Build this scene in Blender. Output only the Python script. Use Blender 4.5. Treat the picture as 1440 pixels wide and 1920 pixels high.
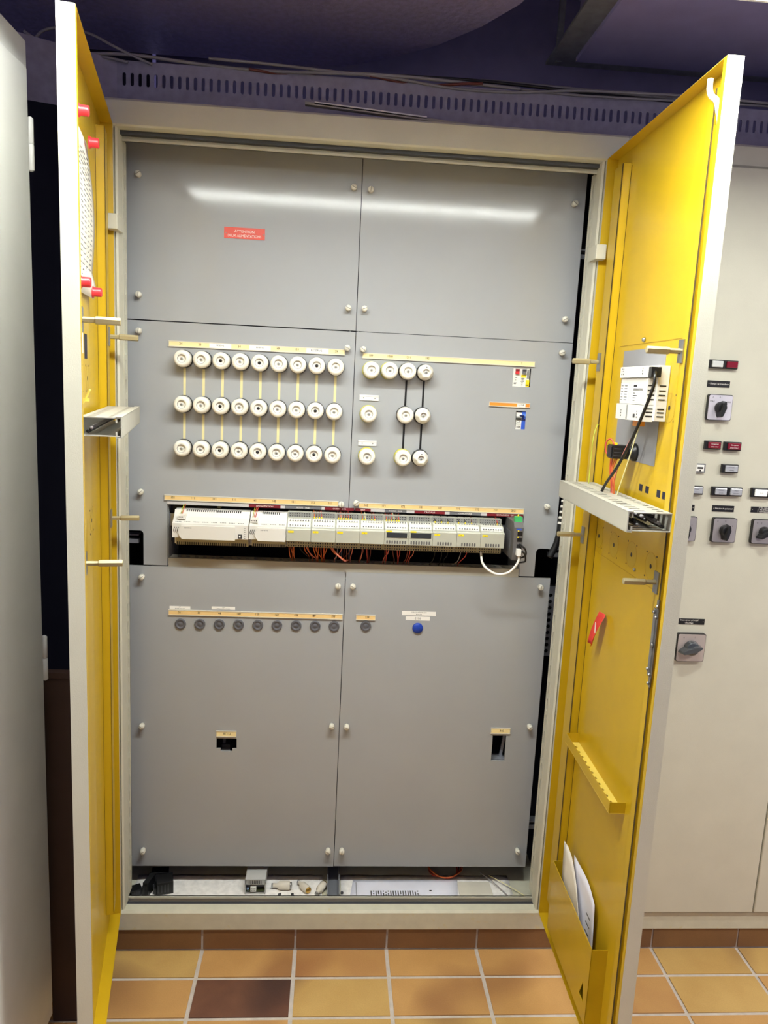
import bpy, bmesh, math, random
from mathutils import Vector, Matrix
random.seed(7)
SC = bpy.context.scene
COL = SC.collection
for o in list(bpy.data.objects): bpy.data.objects.remove(o)

# ------------------------------------------------------------------ camera, world, exposure
FPX = 1412.97
CAMLOC = Vector((0.5471, -1.9487, 1.6249)); CAMROT = (math.pi/2-0.1662, -0.0483, -0.0641)
cd = bpy.data.cameras.new('camera'); cam = bpy.data.objects.new('camera', cd); COL.objects.link(cam)
cam.location = CAMLOC; cam.rotation_euler = CAMROT
cd.sensor_fit = 'VERTICAL'; cd.sensor_height = 24.0; cd.lens = 24.0*FPX/1920; cd.clip_start = 0.02
SC.camera = cam
wd = bpy.data.worlds.new('world'); SC.world = wd; wd.use_nodes = True
wd.node_tree.nodes['Background'].inputs[0].default_value = (0.40, 0.39, 0.56, 1)
wd.node_tree.nodes['Background'].inputs[1].default_value = 0.62
LAMP_STRENGTH = 106.0
SC.view_settings.view_transform = 'Standard'; SC.view_settings.look = 'None'
SC.view_settings.gamma = 1; SC.view_settings.use_curve_mapping = False
SC.view_settings.exposure = 0.0
def fill_light(name, loc, size, power, col, rot=(0,0,0)):
    l = bpy.data.lights.new(name, 'AREA'); l.shape = 'RECTANGLE'; l.size, l.size_y = size; l.energy = power; l.color = col
    o = bpy.data.objects.new(name, l); COL.objects.link(o); o.location = loc; o.rotation_euler = rot
    return o
# added fill light without a fixture, brightens the neighbouring cabinet and right floor
fill_light('side_fill', (3.25, -1.1, 2.27), (2.4, 0.14), 58, (1.0, 0.97, 0.88))

# ------------------------------------------------------------------ materials
def lin(c): return tuple(((x/255)/12.92 if x/255 <= .04045 else ((x/255+.055)/1.055)**2.4) for x in c)
MC = {}
def mat(name, rgb, rough=.5, metal=0., var=.06, scale=12., bump=0., bscale=300., spec=.5, emit=0., coat=0., wear=None):
    if name in MC: return MC[name]
    m = bpy.data.materials.new(name); m.use_nodes = True; nt = m.node_tree; N = nt.nodes; L = nt.links
    b = N['Principled BSDF']; c = lin(rgb)
    b.inputs['Roughness'].default_value = rough; b.inputs['Metallic'].default_value = metal
    b.inputs['Specular IOR Level'].default_value = spec; b.inputs['Coat Weight'].default_value = coat
    tc = N.new('ShaderNodeTexCoord')
    no = N.new('ShaderNodeTexNoise'); no.inputs['Scale'].default_value = scale; no.inputs['Detail'].default_value = 4
    L.new(tc.outputs['Object'], no.inputs['Vector'])
    rp = N.new('ShaderNodeValToRGB'); L.new(no.outputs['Fac'], rp.inputs['Fac'])
    rp.color_ramp.elements[0].position = .3; rp.color_ramp.elements[1].position = .7
    rp.color_ramp.elements[0].color = tuple(x*(1-var) for x in c)+(1,)
    rp.color_ramp.elements[1].color = tuple(min(1, x*(1+var)) for x in c)+(1,)
    out = rp.outputs['Color']
    if wear:
        n2 = N.new('ShaderNodeTexNoise'); n2.inputs['Scale'].default_value = 45; n2.inputs['Detail'].default_value = 8
        L.new(tc.outputs['Object'], n2.inputs['Vector'])
        r2 = N.new('ShaderNodeValToRGB'); r2.color_ramp.elements[0].position = .66; r2.color_ramp.elements[1].position = .72
        L.new(n2.outputs['Fac'], r2.inputs['Fac'])
        mx = N.new('ShaderNodeMixRGB'); mx.inputs[2].default_value = lin(wear)+(1,)
        L.new(r2.outputs['Color'], mx.inputs[0]); L.new(out, mx.inputs[1]); out = mx.outputs[0]
    L.new(out, b.inputs['Base Color'])
    if bump:
        n3 = N.new('ShaderNodeTexNoise'); n3.inputs['Scale'].default_value = bscale; n3.inputs['Detail'].default_value = 3
        L.new(tc.outputs['Object'], n3.inputs['Vector'])
        bp = N.new('ShaderNodeBump'); bp.inputs['Strength'].default_value = bump; bp.inputs['Distance'].default_value = .002
        L.new(n3.outputs['Fac'], bp.inputs['Height']); L.new(bp.outputs['Normal'], b.inputs['Normal'])
    if emit:
        b.inputs['Emission Color'].default_value = c+(1,); b.inputs['Emission Strength'].default_value = emit
    MC[name] = m
    return m
BEIGE = mat('beige cabinet paint', (204, 201, 184), .42, bump=.12, bscale=420, var=.03)
BEIGED = mat('worn beige cabinet paint', (203, 200, 180), .5, bump=.1, var=.05, scale=30, wear=(205, 196, 160))
GREYC = mat('pale grey locker paint', (226, 225, 222), .45, bump=.12, bscale=420, var=.03)
YEL = mat('glossy yellow enamel', (198, 163, 24), .38, var=.04, coat=.2, spec=.4)
YELM = mat('pale scratched yellow', (232, 208, 96), .5)
YELD = mat('scored yellow', (176, 140, 30), .5)
YELW = mat('yellow filler', (188, 157, 30), .42)
GAPSHADE = mat('painted gap shade', (60, 44, 10), .8)  # dark colour painted in for the shade between skin, rails and lip
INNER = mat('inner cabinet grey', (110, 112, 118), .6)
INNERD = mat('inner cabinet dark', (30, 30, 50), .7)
PANEL = mat('grey plastic panel', (165, 167, 169), .13, var=.025, scale=5, spec=.36, bump=.03, bscale=9)
_n = PANEL.node_tree; _t = _n.nodes.new('ShaderNodeTexCoord'); _m = _n.nodes.new('ShaderNodeMapping'); _m.inputs['Scale'].default_value = (420, 420, 5)
_z = _n.nodes.new('ShaderNodeTexNoise'); _z.inputs['Scale'].default_value = 1; _z.inputs['Detail'].default_value = 5; _r = _n.nodes.new('ShaderNodeMapRange')
_r.inputs['From Min'].default_value = .3; _r.inputs['From Max'].default_value = .75; _r.inputs['To Min'].default_value = .07; _r.inputs['To Max'].default_value = .18
_n.links.new(_t.outputs['Object'], _m.inputs['Vector']); _n.links.new(_m.outputs['Vector'], _z.inputs['Vector']); _n.links.new(_z.outputs['Fac'], _r.inputs['Value'])
_n.links.new(_r.outputs['Result'], _n.nodes['Principled BSDF'].inputs['Roughness'])
PEDGE = mat('panel edge dark', (96, 97, 99), .5)
BLACK = mat('black plastic', (22, 22, 24), .4)
DARKG = mat('dark grey plastic', (58, 58, 62), .45)
RUB_OR_SHADE = mat('rubber gasket and locker gap shade', (58, 60, 66), .6)
PORC = mat('white porcelain', (240, 236, 224), .25, coat=.3, var=.02)
PORC2 = mat('porcelain recess', (205, 203, 195), .4, var=.03)
IVORY = mat('ivory screw nylon', (222, 218, 204), .45)
SLOTM = mat('screw slot shade', (120, 114, 100), .7)
YRING = mat('yellow ring', (205, 200, 30), .4)
TAPE = mat('cream tape', (224, 214, 160), .5, var=.03, scale=40)
BTAPE = mat('black tape', (16, 16, 18), .45)
ALU = mat('pale strip carrier', (214, 206, 190), .4, var=.03)
PAPB = mat('beige strip paper', (240, 205, 140), .6, var=.05, scale=25)
PAPY = mat('pale strip paper', (248, 228, 168), .6, var=.04, scale=25)
PAPO = mat('orange strip paper', (232, 146, 48), .6, var=.04)
WHITE = mat('white label', (245, 243, 238), .5, var=.01)
INK = mat('black ink', (28, 26, 24), .6)
INKW = mat('white engraving', (245, 240, 232), .6)
REDS = mat('red engraved plate', (214, 66, 44), .4)
DRED = mat('dark red strip', (120, 22, 34), .5)
GSTRIP = mat('grey strip', (108, 108, 112), .5)
MOD = mat('module light grey', (182, 182, 168), .45, var=.03)
MODT = mat('module terminal white', (236, 235, 228), .4)
MODW = mat('controller white', (222, 219, 212), .4, var=.01)
MODG = mat('module top grey', (140, 140, 138), .5)
TAN = mat('module lower shell', (176, 166, 128), .5)
YLAB = mat('yellow tag', (240, 216, 30), .5)
SCREEN = mat('display glass', (52, 54, 56), .2)
OR = mat('orange wire', (206, 104, 50), .45)
BRW = mat('brown wire', (110, 52, 40), .45)
REDW = mat('red wire', (196, 70, 60), .45)
PINK = mat('pink wire', (224, 130, 112), .45)
CREAM = mat('cream wire', (228, 222, 170), .45)
YGW = mat('yellow green wire', (176, 184, 60), .45)
BLK = mat('black cable', (20, 20, 22), .4)
WCAB = mat('white cable', (238, 236, 230), .4)
GCAB = mat('grey cable', (150, 146, 148), .5)
ZINC = mat('zinc plated steel', (176, 164, 128), .45, metal=.3, var=.04)
ALU2 = mat('light aluminium', (200, 200, 198), .4, metal=.2)
STEEL = mat('steel', (170, 170, 172), .3, metal=.9)
TRAYM = mat('blue grey tray metal', (158, 154, 172), .6, metal=.2, var=.12, scale=40)
GALV = mat('galvanised steel', (150, 152, 160), .5, metal=.5, var=.15, scale=40)
DUCTP = mat('grey pvc duct', (172, 169, 158), .5, var=.03)
SWG = mat('switch box grey', (98, 96, 96), .4)
GREEN = mat('green connector', (70, 190, 110), .4)
BLUE = mat('blue cap', (22, 62, 168), .4)
BLUE2 = mat('blue breaker', (50, 90, 200), .4)
CAPG = mat('grey plug', (92, 92, 98), .5)
RED = mat('red plastic', (222, 52, 58), .35)
TAGR = mat('red tag', (232, 70, 60), .5)
PAPER = mat('paper', (232, 226, 214), .7, bump=.1, bscale=30)
PAPERB = mat('white document paper', (232, 232, 245), .6)
SHEET = mat('crinkled white sheet', (244, 240, 236), .6, bump=.6, bscale=60, var=.1, scale=60)
CERA = mat('ceramic', (222, 214, 200), .35)
BRASS = mat('brass', (200, 160, 80), .3, metal=.9)
PLATE = mat('brushed switch plate', (178, 172, 172), .35, metal=.5)
PLATEP = mat('pinkish switch plate', (190, 178, 172), .35, metal=.3)
KNOBG = mat('grey glossy knob', (66, 70, 74), .2, coat=.5)
LENSR = mat('dark red lens', (122, 16, 36), .15, coat=.6)
LENSG = mat('grey lens', (168, 170, 178), .25, coat=.5)
LENSW = mat('lit white lens', (240, 240, 236), .3, emit=.35)
LENSWG = mat('clear lens', (206, 208, 206), .2, coat=.5)
GREYP = mat('bare grey plate', (142, 142, 146), .4)
WALLM = mat('painted wall', (176, 168, 210), .8, bump=.2, bscale=120)
CEILM = mat('ceiling concrete', (166, 158, 208), .85, bump=.4, bscale=60)
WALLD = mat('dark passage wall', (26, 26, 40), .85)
FOIL = mat('embossed duct cladding', (168, 160, 212), .42, metal=.3, bump=1.6, bscale=55, var=.12, scale=60)
DUCTB = mat('sheet duct', (146, 140, 190), .6, bump=.2)
GROUT = mat('grout', (196, 186, 176), .9, bump=.4, bscale=250, var=.1, scale=40)
HOUS = mat('luminaire housing', (225, 225, 222), .4)
DIFF = mat('luminaire diffuser', (248, 252, 246), .5, emit=LAMP_STRENGTH, var=0)

def tile_mat(name, c1, c2, blotch, amt):
    m = bpy.data.materials.new(name); m.use_nodes = True; nt = m.node_tree; N = nt.nodes; L = nt.links; b = N['Principled BSDF']
    b.inputs['Roughness'].default_value = .42
    tc = N.new('ShaderNodeTexCoord'); n1 = N.new('ShaderNodeTexNoise'); n1.inputs['Scale'].default_value = 7; n1.inputs['Detail'].default_value = 3
    n2 = N.new('ShaderNodeTexNoise'); n2.inputs['Scale'].default_value = 3.1; n2.inputs['Detail'].default_value = 1.5
    n4 = N.new('ShaderNodeTexNoise'); n4.inputs['Scale'].default_value = 330
    for n in (n1, n2, n4): L.new(tc.outputs['Object'], n.inputs['Vector'])
    r = N.new('ShaderNodeValToRGB'); r.color_ramp.elements[0].color = lin(c1)+(1,); r.color_ramp.elements[1].color = lin(c2)+(1,)
    r.color_ramp.elements[0].position = .35; r.color_ramp.elements[1].position = .65
    L.new(n1.outputs['Fac'], r.inputs['Fac'])
    r2 = N.new('ShaderNodeValToRGB'); r2.color_ramp.elements[0].position = .56; r2.color_ramp.elements[1].position = .72
    r2.color_ramp.elements[1].color = (amt, amt, amt, 1); L.new(n2.outputs['Fac'], r2.inputs['Fac'])
    mx = N.new('ShaderNodeMixRGB'); mx.inputs[2].default_value = lin(blotch)+(1,); L.new(r2.outputs['Color'], mx.inputs[0]); L.new(r.outputs['Color'], mx.inputs[1])
    m2 = N.new('ShaderNodeMixRGB'); m2.blend_type = 'MULTIPLY'; m2.inputs[0].default_value = .22
    L.new(mx.outputs[0], m2.inputs[1]); L.new(n4.outputs['Fac'], m2.inputs[2])
    L.new(m2.outputs[0], b.inputs['Base Color'])
    bp = N.new('ShaderNodeBump'); bp.inputs['Strength'].default_value = .15; bp.inputs['Distance'].default_value = .001
    L.new(n4.outputs['Fac'], bp.inputs['Height']); L.new(bp.outputs['Normal'], b.inputs['Normal'])
    return m
TILES = [tile_mat('ochre tile', (200, 160, 94), (210, 172, 104), (128, 88, 62), .75),
         tile_mat('amber tile', (198, 150, 90), (208, 160, 98), (138, 86, 56), .6),
         tile_mat('orange tile', (192, 142, 88), (202, 154, 94), (150, 92, 58), .6),
         tile_mat('brown fired tile', (98, 62, 48), (126, 84, 62), (70, 46, 40), .9)]
SKT = [tile_mat('skirting tile', (124, 88, 58), (134, 96, 62), (110, 70, 50), .4)]

# ------------------------------------------------------------------ geometry helpers
class MB:
    def __init__(s, T=None): s.v = []; s.f = []; s.mi = []; s.m = []; s.T = T; s.sm = []
    def _m(s, m):
        if m not in s.m: s.m.append(m)
        return s.m.index(m)
    def add(s, vs, fs, m, smooth=False):
        b = len(s.v); k = s._m(m)
        s.v += [Vector(s.T(*v)) if s.T else Vector(v) for v in vs]
        for f in fs: s.f.append([b+i for i in f]); s.mi.append(k); s.sm.append(smooth)
        return s
    def box(s, x0, x1, y0, y1, z0, z1, m):
        return s.add([(x, y, z) for x in (x0, x1) for y in (y0, y1) for z in (z0, z1)],
                     [(0, 1, 3, 2), (4, 6, 7, 5), (0, 4, 5, 1), (2, 3, 7, 6), (0, 2, 6, 4), (1, 5, 7, 3)], m)
    def prism(s, poly, m, h0, h1, ax='y'):
        # poly in the plane normal to ax; extruded h0..h1
        n = len(poly)
        def P(a, b, h): return {'y': (a, h, b), 'x': (h, a, b), 'z': (a, b, h)}[ax]
        vs = [P(a, b, h0) for a, b in poly]+[P(a, b, h1) for a, b in poly]
        return s.add(vs, [list(range(n)), list(range(n, 2*n))]+[(i, (i+1) % n, n+(i+1) % n, n+i) for i in range(n)], m)
    def lathe(s, c, prof, m, ax='y', n=24, smooth=True, sign=-1, start=0., caps=True):
        # prof: list (r, h); h measured along sign*axis from c
        c = Vector(c); A = {'x': Vector((1, 0, 0)), 'y': Vector((0, 1, 0)), 'z': Vector((0, 0, 1))}[ax] if isinstance(ax, str) else Vector(ax).normalized()
        U = A.orthogonal().normalized(); W = A.cross(U)
        vs = []; fs = []
        for r, h in prof:
            for i in range(n):
                a = start+2*math.pi*i/n; vs.append(tuple(c+A*h*sign+(U*math.cos(a)+W*math.sin(a))*r))
        for j in range(len(prof)-1):
            for i in range(n): fs.append((j*n+i, j*n+(i+1) % n, (j+1)*n+(i+1) % n, (j+1)*n+i))
        if caps and prof[0][0] > 1e-6: fs.append(list(range(n)))
        if caps and prof[-1][0] > 1e-6: fs.append([(len(prof)-1)*n+i for i in range(n)])
        return s.add(vs, fs, m, smooth)
    def tube(s, pts, r, m, n=8, sub=6):
        P = [Vector(p) for p in pts]
        if sub > 1 and len(P) > 2:
            Q = []
            for i in range(len(P)-1):
                p0, p1, p2, p3 = P[max(i-1, 0)], P[i], P[i+1], P[min(i+2, len(P)-1)]
                for k in range(sub):
                    t = k/sub
                    Q.append(.5*((2*p1)+(p2-p0)*t+(2*p0-5*p1+4*p2-p3)*t*t+(3*p1-p0-3*p2+p3)*t**3))
            P = Q+[P[-1]]
        vs = []; fs = []; U = None
        for i, p in enumerate(P):
            d = (P[min(i+1, len(P)-1)]-P[max(i-1, 0)]).normalized()
            U = d.orthogonal().normalized() if U is None else (U-d*U.dot(d)).normalized()
            W = d.cross(U)
            for k in range(n):
                a = 2*math.pi*k/n; vs.append(tuple(p+(U*math.cos(a)+W*math.sin(a))*r))
        for i in range(len(P)-1):
            for k in range(n): fs.append((i*n+k, i*n+(k+1) % n, (i+1)*n+(k+1) % n, (i+1)*n+k))
        fs.append(list(range(n))); fs.append([(len(P)-1)*n+k for k in range(n)])
        return s.add(vs, fs, m, True)
    def sheet(s, grid, t, m):
        # grid of points [row][col] thickened by t along the normal
        R = len(grid); Cn = len(grid[0]); V = [Vector(p) for r in grid for p in r]
        nrm = ((V[Cn-1]-V[0]).cross(V[(R-1)*Cn]-V[0])).normalized()*t
        vs = [tuple(v) for v in V]+[tuple(v+nrm) for v in V]; fs = []; o = R*Cn
        for i in range(R-1):
            for j in range(Cn-1):
                a = i*Cn+j; fs += [(a, a+1, a+Cn+1, a+Cn), (o+a, o+a+Cn, o+a+Cn+1, o+a+1)]
        br = [j for j in range(Cn)]+[i*Cn+Cn-1 for i in range(1, R)]+[(R-1)*Cn+j for j in range(Cn-2, -1, -1)]+[i*Cn for i in range(R-2, 0, -1)]
        for k in range(len(br)): a, b = br[k], br[(k+1) % len(br)]; fs.append((a, b, o+b, o+a))
        return s.add(vs, fs, m, True)
    def text(s, txt, x, z, h, y, m, align='CENTER', wide=1., depth=0.):
        cu = bpy.data.curves.new('lettering', 'FONT'); cu.body = txt; cu.size = h*1.38; cu.align_x = align; cu.align_y = 'CENTER'; cu.resolution_u = 2
        ob = bpy.data.objects.new('lettering', cu); me = bpy.data.meshes.new_from_object(ob)
        s.add([(x+v.co.x*wide, y, z+v.co.y) for v in me.vertices], [list(p.vertices) for p in me.polygons], m)
        bpy.data.objects.remove(ob); bpy.data.curves.remove(cu); bpy.data.meshes.remove(me)
        return s
    def plate(s, outline, holes, m, t0, t1, P):
        # flat plate with holes; outline/holes in 2D, P(a,b,h) maps to 3D
        cu = bpy.data.curves.new('plate', 'CURVE'); cu.dimensions = '2D'; cu.fill_mode = 'BOTH'; cu.extrude = abs(t1-t0)/2
        for pl in [outline]+holes:
            sp = cu.splines.new('POLY'); sp.points.add(len(pl)-1); sp.use_cyclic_u = True
            for q, (a, b) in zip(sp.points, pl): q.co = (a, b, 0, 1)
        ob = bpy.data.objects.new('plate', cu); me = bpy.data.meshes.new_from_object(ob); mid = (t0+t1)/2
        s.add([P(v.co.x, v.co.y, mid+v.co.z) for v in me.vertices], [list(p.vertices) for p in me.polygons], m)
        bpy.data.objects.remove(ob); bpy.data.curves.remove(cu); bpy.data.meshes.remove(me)
        return s
    def build(s, name, parent=None, bevel=0., seg=2, recalc=True):
        me = bpy.data.meshes.new(name)
        off = parent_world(parent) if parent is not None else Vector((0, 0, 0))
        me.from_pydata([tuple(v-off) for v in s.v], [], s.f)
        for m in s.m: me.materials.append(m)
        for p, k, q in zip(me.polygons, s.mi, s.sm): p.material_index = k; p.use_smooth = q
        if recalc:
            bm = bmesh.new(); bm.from_mesh(me); (bmesh.ops.remove_doubles(bm, verts=bm.verts, dist=1e-6) if bevel else None)
            bmesh.ops.recalc_face_normals(bm, faces=bm.faces); bm.to_mesh(me); bm.free()
        o = bpy.data.objects.new(name, me); COL.objects.link(o)
        if parent is not None: o.parent = parent
        if bevel:
            b = o.modifiers.new('bevel', 'BEVEL'); b.width = bevel; b.segments = seg; b.limit_method = 'ANGLE'; b.angle_limit = math.radians(50)
        return o
def parent_world(p):
    v = Vector((0, 0, 0))
    while p is not None: v = v+p.location; p = p.parent
    return v
class LocalMB(MB):          # geometry already in the parent's own frame
    def build(s, name, parent=None, **k):
        global parent_world
        keep = parent_world; parent_world = lambda p: Vector((0, 0, 0))
        try: return MB.build(s, name, parent, **k)
        finally: parent_world = keep
def tag(o, label, cat, group=None, kind=None):
    o['label'] = label; o['category'] = cat
    if group: o['group'] = group
    if kind: o['kind'] = kind
    return o
def thing(name, label, cat, loc=(0, 0, 0), rz=0, group=None):
    o = bpy.data.objects.new(name, None); COL.objects.link(o); o.empty_display_size = .05
    o.location = loc; o.rotation_euler = (0, 0, rz)
    return tag(o, label, cat, group)
def struct(o): o['kind'] = 'structure'; return o
def dup(root, loc, label, parent=None):
    r = root.copy(); COL.objects.link(r); r.location = loc; r['label'] = label
    for ch in list(root.children):
        c = ch.copy(); COL.objects.link(c); c.parent = r
        for g in ch.children:
            d = g.copy(); COL.objects.link(d); d.parent = c
    return r
def rect(x0, x1, z0, z1): return [(x0, z0), (x1, z0), (x1, z1), (x0, z1)]
def slot(cx, cz, w, h, n=4):
    r = w/2; p = []
    for i in range(n+1): a = math.pi*i/n; p.append((cx+r*math.cos(a), cz+h/2-r+r*math.sin(a)))
    for i in range(n+1): a = math.pi+math.pi*i/n; p.append((cx+r*math.cos(a), cz-h/2+r+r*math.sin(a)))
    return p
def circ(cx, cz, r, n=16): return [(cx+r*math.cos(2*math.pi*i/n), cz+r*math.sin(2*math.pi*i/n)) for i in range(n)]
def rrect(x0, x1, z0, z1, r, n=4):
    p = []
    for cx, cz, a0 in ((x1-r, z1-r, 0), (x0+r, z1-r, 90), (x0+r, z0+r, 180), (x1-r, z0+r, 270)):
        for i in range(n+1): a = math.radians(a0+90*i/n); p.append((cx+r*math.cos(a), cz+r*math.sin(a)))
    return p
XZ = lambda a, b, h: (a, h, b)
YZ = lambda a, b, h: (h, a, b)
XY = lambda a, b, h: (a, b, h)
# measuring aid: the point of a real vertical plane y = Y that the photo shows at pixel (px, py)
_R = cam.rotation_euler.to_matrix()
def at(px, py, Y):
    d = _R @ Vector(((px-720)/FPX, (960-py)/FPX, -1)); t = (Y-CAMLOC.y)/d.y; p = CAMLOC+d*t
    return p.x, p.z

# ------------------------------------------------------------------ room shell
H0, H1 = .1275, 2.2013         # door opening bottom / top of the cabinet row
fl = MB(); fl.box(-3, 4, -4, 2.1, -.05, -.003, GROUT)
TW, TD, GX = .2657, .1344, .0055
for i in range(-5, 9):
    for j in range(-1, 20):
        x0 = .2265+i*TW; y1 = -.1001-(j)*TD
        a, b, c, d = x0+GX, x0+TW-GX, y1-TD+GX, y1-GX
        if j == -1: d = .004; c = y1-TD+GX
        if d-c < .02: continue
        k = random.choice([0, 0, 0, 1, 1, 2])
        if (i, j) == (0, 0): k = 3
        fl.box(a, b, c, d, -.01, 0, TILES[k])
for i in range(-5, 0):
    for j in range(0, 14): 
        x0 = .2265+i*TW; y0 = .034+j*TD
        if x0+TW < -.04 : fl.box(x0+GX, x0+TW-GX, y0+GX, y0+TD-GX, -.01, 0, TILES[random.choice([0, 1, 2])])
struct(fl.build('floor', bevel=0))
sk = MB(); sk.box(-.05, 3.6, .0085, .03, -.003, .07, GROUT)
for i in range(-2, 12):
    x0 = .2265+i*TW; a = max(x0+.003, -.05)
    if x0+TW-.003 > a: sk.box(a, x0+TW-.003, .005, .012, .004, .07, SKT[0])
struct(sk.build('baseboard_front'))
c_ = MB(); c_.box(-3, 4, -4, 2.1, 2.92, 3.0, CEILM); struct(c_.build('ceiling'))
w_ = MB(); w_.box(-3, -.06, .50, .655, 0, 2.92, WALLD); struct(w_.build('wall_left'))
w_ = MB(); w_.box(-.05, 4, .66, .76, 0, 2.92, WALLM); struct(w_.build('wall_back'))

w_ = MB(); w_.box(-.105, -.004, -.235, -.22, 0, .915, mat('brown board', (74, 52, 40), .7)); w_.box(-.105, -.004, -.238, -.217, .915, .93, mat('brown board', (74, 52, 40), .7)); tag(w_.build('filler_board', bevel=.001), 'dark brown board closing the gap between left locker and open cabinet', 'board')
# overhead ducts
dp = [(-1.6, .49), (.35, .495), (.53, .48), (.65, .41), (.79, .29), (.89, .16), (.96, .03), (1.0, -.12), (1.02, -.35), (1.02, -1.2), (-1.6, -1.2)]
du = MB(); du.prism(dp, FOIL, 2.55, 2.9, 'z')
du.build('round_ended_duct'); o = bpy.data.objects['round_ended_duct']; tag(o, 'dark embossed ventilation duct with a curved end hanging overhead on the left', 'ventilation duct')
t = thing('ventilation_duct', 'plain dark rectangular duct with pale flange hanging overhead on the right', 'ventilation duct', (1.8, -.1, 2.55))
m = MB(); m.box(1.19, 2.8, -1.2, .32, 2.55, 2.9, DUCTB); m.build('duct_body', t)
m = MB(); m.plate([(1.12, -1.2), (2.86, -1.2), (2.86, .385), (1.12, .385)], [[(1.19, -1.15), (2.8, -1.15), (2.8, .32), (1.19, .32)]], GALV, 2.562, 2.57, XY); m.build('flange', t)
for x, y in ((1.15, .36), (2.0, .36)):
    hg = MB(); hg.box(x-.008, x+.008, y-.008, y+.008, 2.56, 2.925, GALV); hg.build('hanger', t)

# the strip light in front of the cabinet
LY0, LY1, LZ = -.74, -.63, 2.275
for LX0, LX1, lab in ((-.03, 1.57, 'long white fluorescent strip light hanging before the open cabinet, cut by the photo top'),):
    LC = (LX0+LX1)/2; t = thing('strip_light', lab, 'lamp', (LC, -.685, 2.31))
    m = MB(); m.box(LX0, LX1, LY0, LY1, LZ+.022, LZ+.06, HOUS)
    m.box(LX0, LX1, LY0, LY0+.006, LZ, LZ+.023, HOUS); m.box(LX0, LX1, LY1-.006, LY1, LZ, LZ+.023, HOUS)
    m.box(LX0, LX0+.006, LY0, LY1, LZ, LZ+.023, HOUS); m.box(LX1-.006, LX1, LY0, LY1, LZ, LZ+.023, HOUS); m.build('housing', t)
    m = MB(); m.box(LX0+.008, LX1-.008, LY0+.008, LY1-.008, LZ+.014, LZ+.021, DIFF); m.build('diffuser', t)
    for x in (LX0+.3, LX1-.25):
        zt_ = 2.55 if (x < 1.0 or x > 1.19) else 2.92
        m = MB(); m.lathe((x, -.685, LZ+.05), [(.004, 0), (.004, zt_-LZ-.05)], STEEL, 'z', 8, sign=1); m.build('suspension_rod', t)

# ------------------------------------------------------------------ main cabinet
cab = thing('electrical_cabinet', 'tall beige two door control cabinet standing open with grey panels inside', 'cabinet', (.6, .3, .066))
PY = .15
m = MB(); m.prism([(0, H1+.004), (.004, H1), (.033, H1), (.033, H1+.012), (.05, H1+.012), (.05, 2.2635), (.006, 2.2635), (0, 2.2575)], BEIGE, -.05, 1.25, 'x'); m.build('top_rail', cab)
m = MB(); m.box(0, 1.194, .05, .054, 2.181, 2.215, BEIGE); m.box(0, 1.194, .046, .054, 2.181, 2.186, BEIGE); m.build('top_lip', cab)
m = MB(); m.box(-.002, 1.2, .033, .05, 2.192, 2.213, RUB_OR_SHADE); m.build('gasket', cab)
m = MB(); m.prism([(0, .070), (.004, .066), (.05, .066), (.05, H0-.008), (.032, H0-.008), (.032, H0), (.006, H0), (0, H0-.006)], BEIGED, -.05, 1.25, 'x'); m.build('bottom_rail', cab)
m = MB(); m.box(0, 1.194, .05, .0535, .10, .139, BEIGE); m.box(0, 1.194, .046, .0535, .1345, .139, BEIGE); m.build('bottom_lip', cab)
m = MB(); m.box(0, 1.2, .034, .049, .112, .1225, RUB_OR_SHADE); m.build('gasket', cab)
for sx in (0, 1):
    def X(a): return a if sx == 0 else 1.2-a
    m = MB(); m.box(*sorted((X(-.05), X(0.0))), .0, .05, H0, H1, BEIGE)
    # rounded sealing bar beside the opening
    m.add([(X(a), b, z) for z in (H0, H1) for a, b in ((0, .012), (.004, .006), (.008, .012), (.008, .05), (0, .05))],
          [(0, 1, 2, 3, 4), (5, 6, 7, 8, 9), (0, 1, 6, 5), (1, 2, 7, 6), (2, 3, 8, 7), (3, 4, 9, 8), (4, 0, 5, 9)], BEIGE)
    m.build('side_post', cab)
    mm = MB(); mm.plate(rect(.05, .085, .14, 2.185), [slot(.068, .19+.05*i, .008, .038) for i in range(40)], BEIGE, X(.006), X(.0085), YZ); mm.build('perforated_strip', cab)
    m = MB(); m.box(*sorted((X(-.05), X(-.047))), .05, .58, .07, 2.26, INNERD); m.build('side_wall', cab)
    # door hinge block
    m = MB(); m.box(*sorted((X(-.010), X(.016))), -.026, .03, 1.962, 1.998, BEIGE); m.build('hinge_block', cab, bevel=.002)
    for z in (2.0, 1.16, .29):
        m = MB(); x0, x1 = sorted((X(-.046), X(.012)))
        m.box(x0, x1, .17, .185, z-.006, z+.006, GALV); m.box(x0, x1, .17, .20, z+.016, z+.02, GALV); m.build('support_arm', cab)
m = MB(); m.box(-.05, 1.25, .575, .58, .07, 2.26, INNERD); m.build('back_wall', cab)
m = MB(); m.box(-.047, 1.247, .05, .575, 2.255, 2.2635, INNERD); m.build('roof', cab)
m = MB(); m.box(-.047, 1.247, .054, .575, .095, .10, BEIGED); m.build('floor_tray', cab)
m = MB(); m.box(.580, .583, .075, .50, .10, .128, GALV); m.box(.614, .617, .075, .50, .10, .128, GALV); m.box(.580, .617, .075, .5, .10, .103, INNER); m.build('floor_channel', cab)
m = MB()
for x in (.585, .608): m.box(x-.002, x+.002, .25, .262, .1, 2.2, GALV)
m.build('inner_upright', cab)
# dim wiring gear behind the panels, seen through the gaps
m = MB(); m.box(.02, 1.18, .42, .44, .6, 1.0, INNERD); m.box(.02, 1.18, .42, .44, 1.5, 2.1, INNERD); m.build('rear_mounting_plate', cab)

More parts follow.
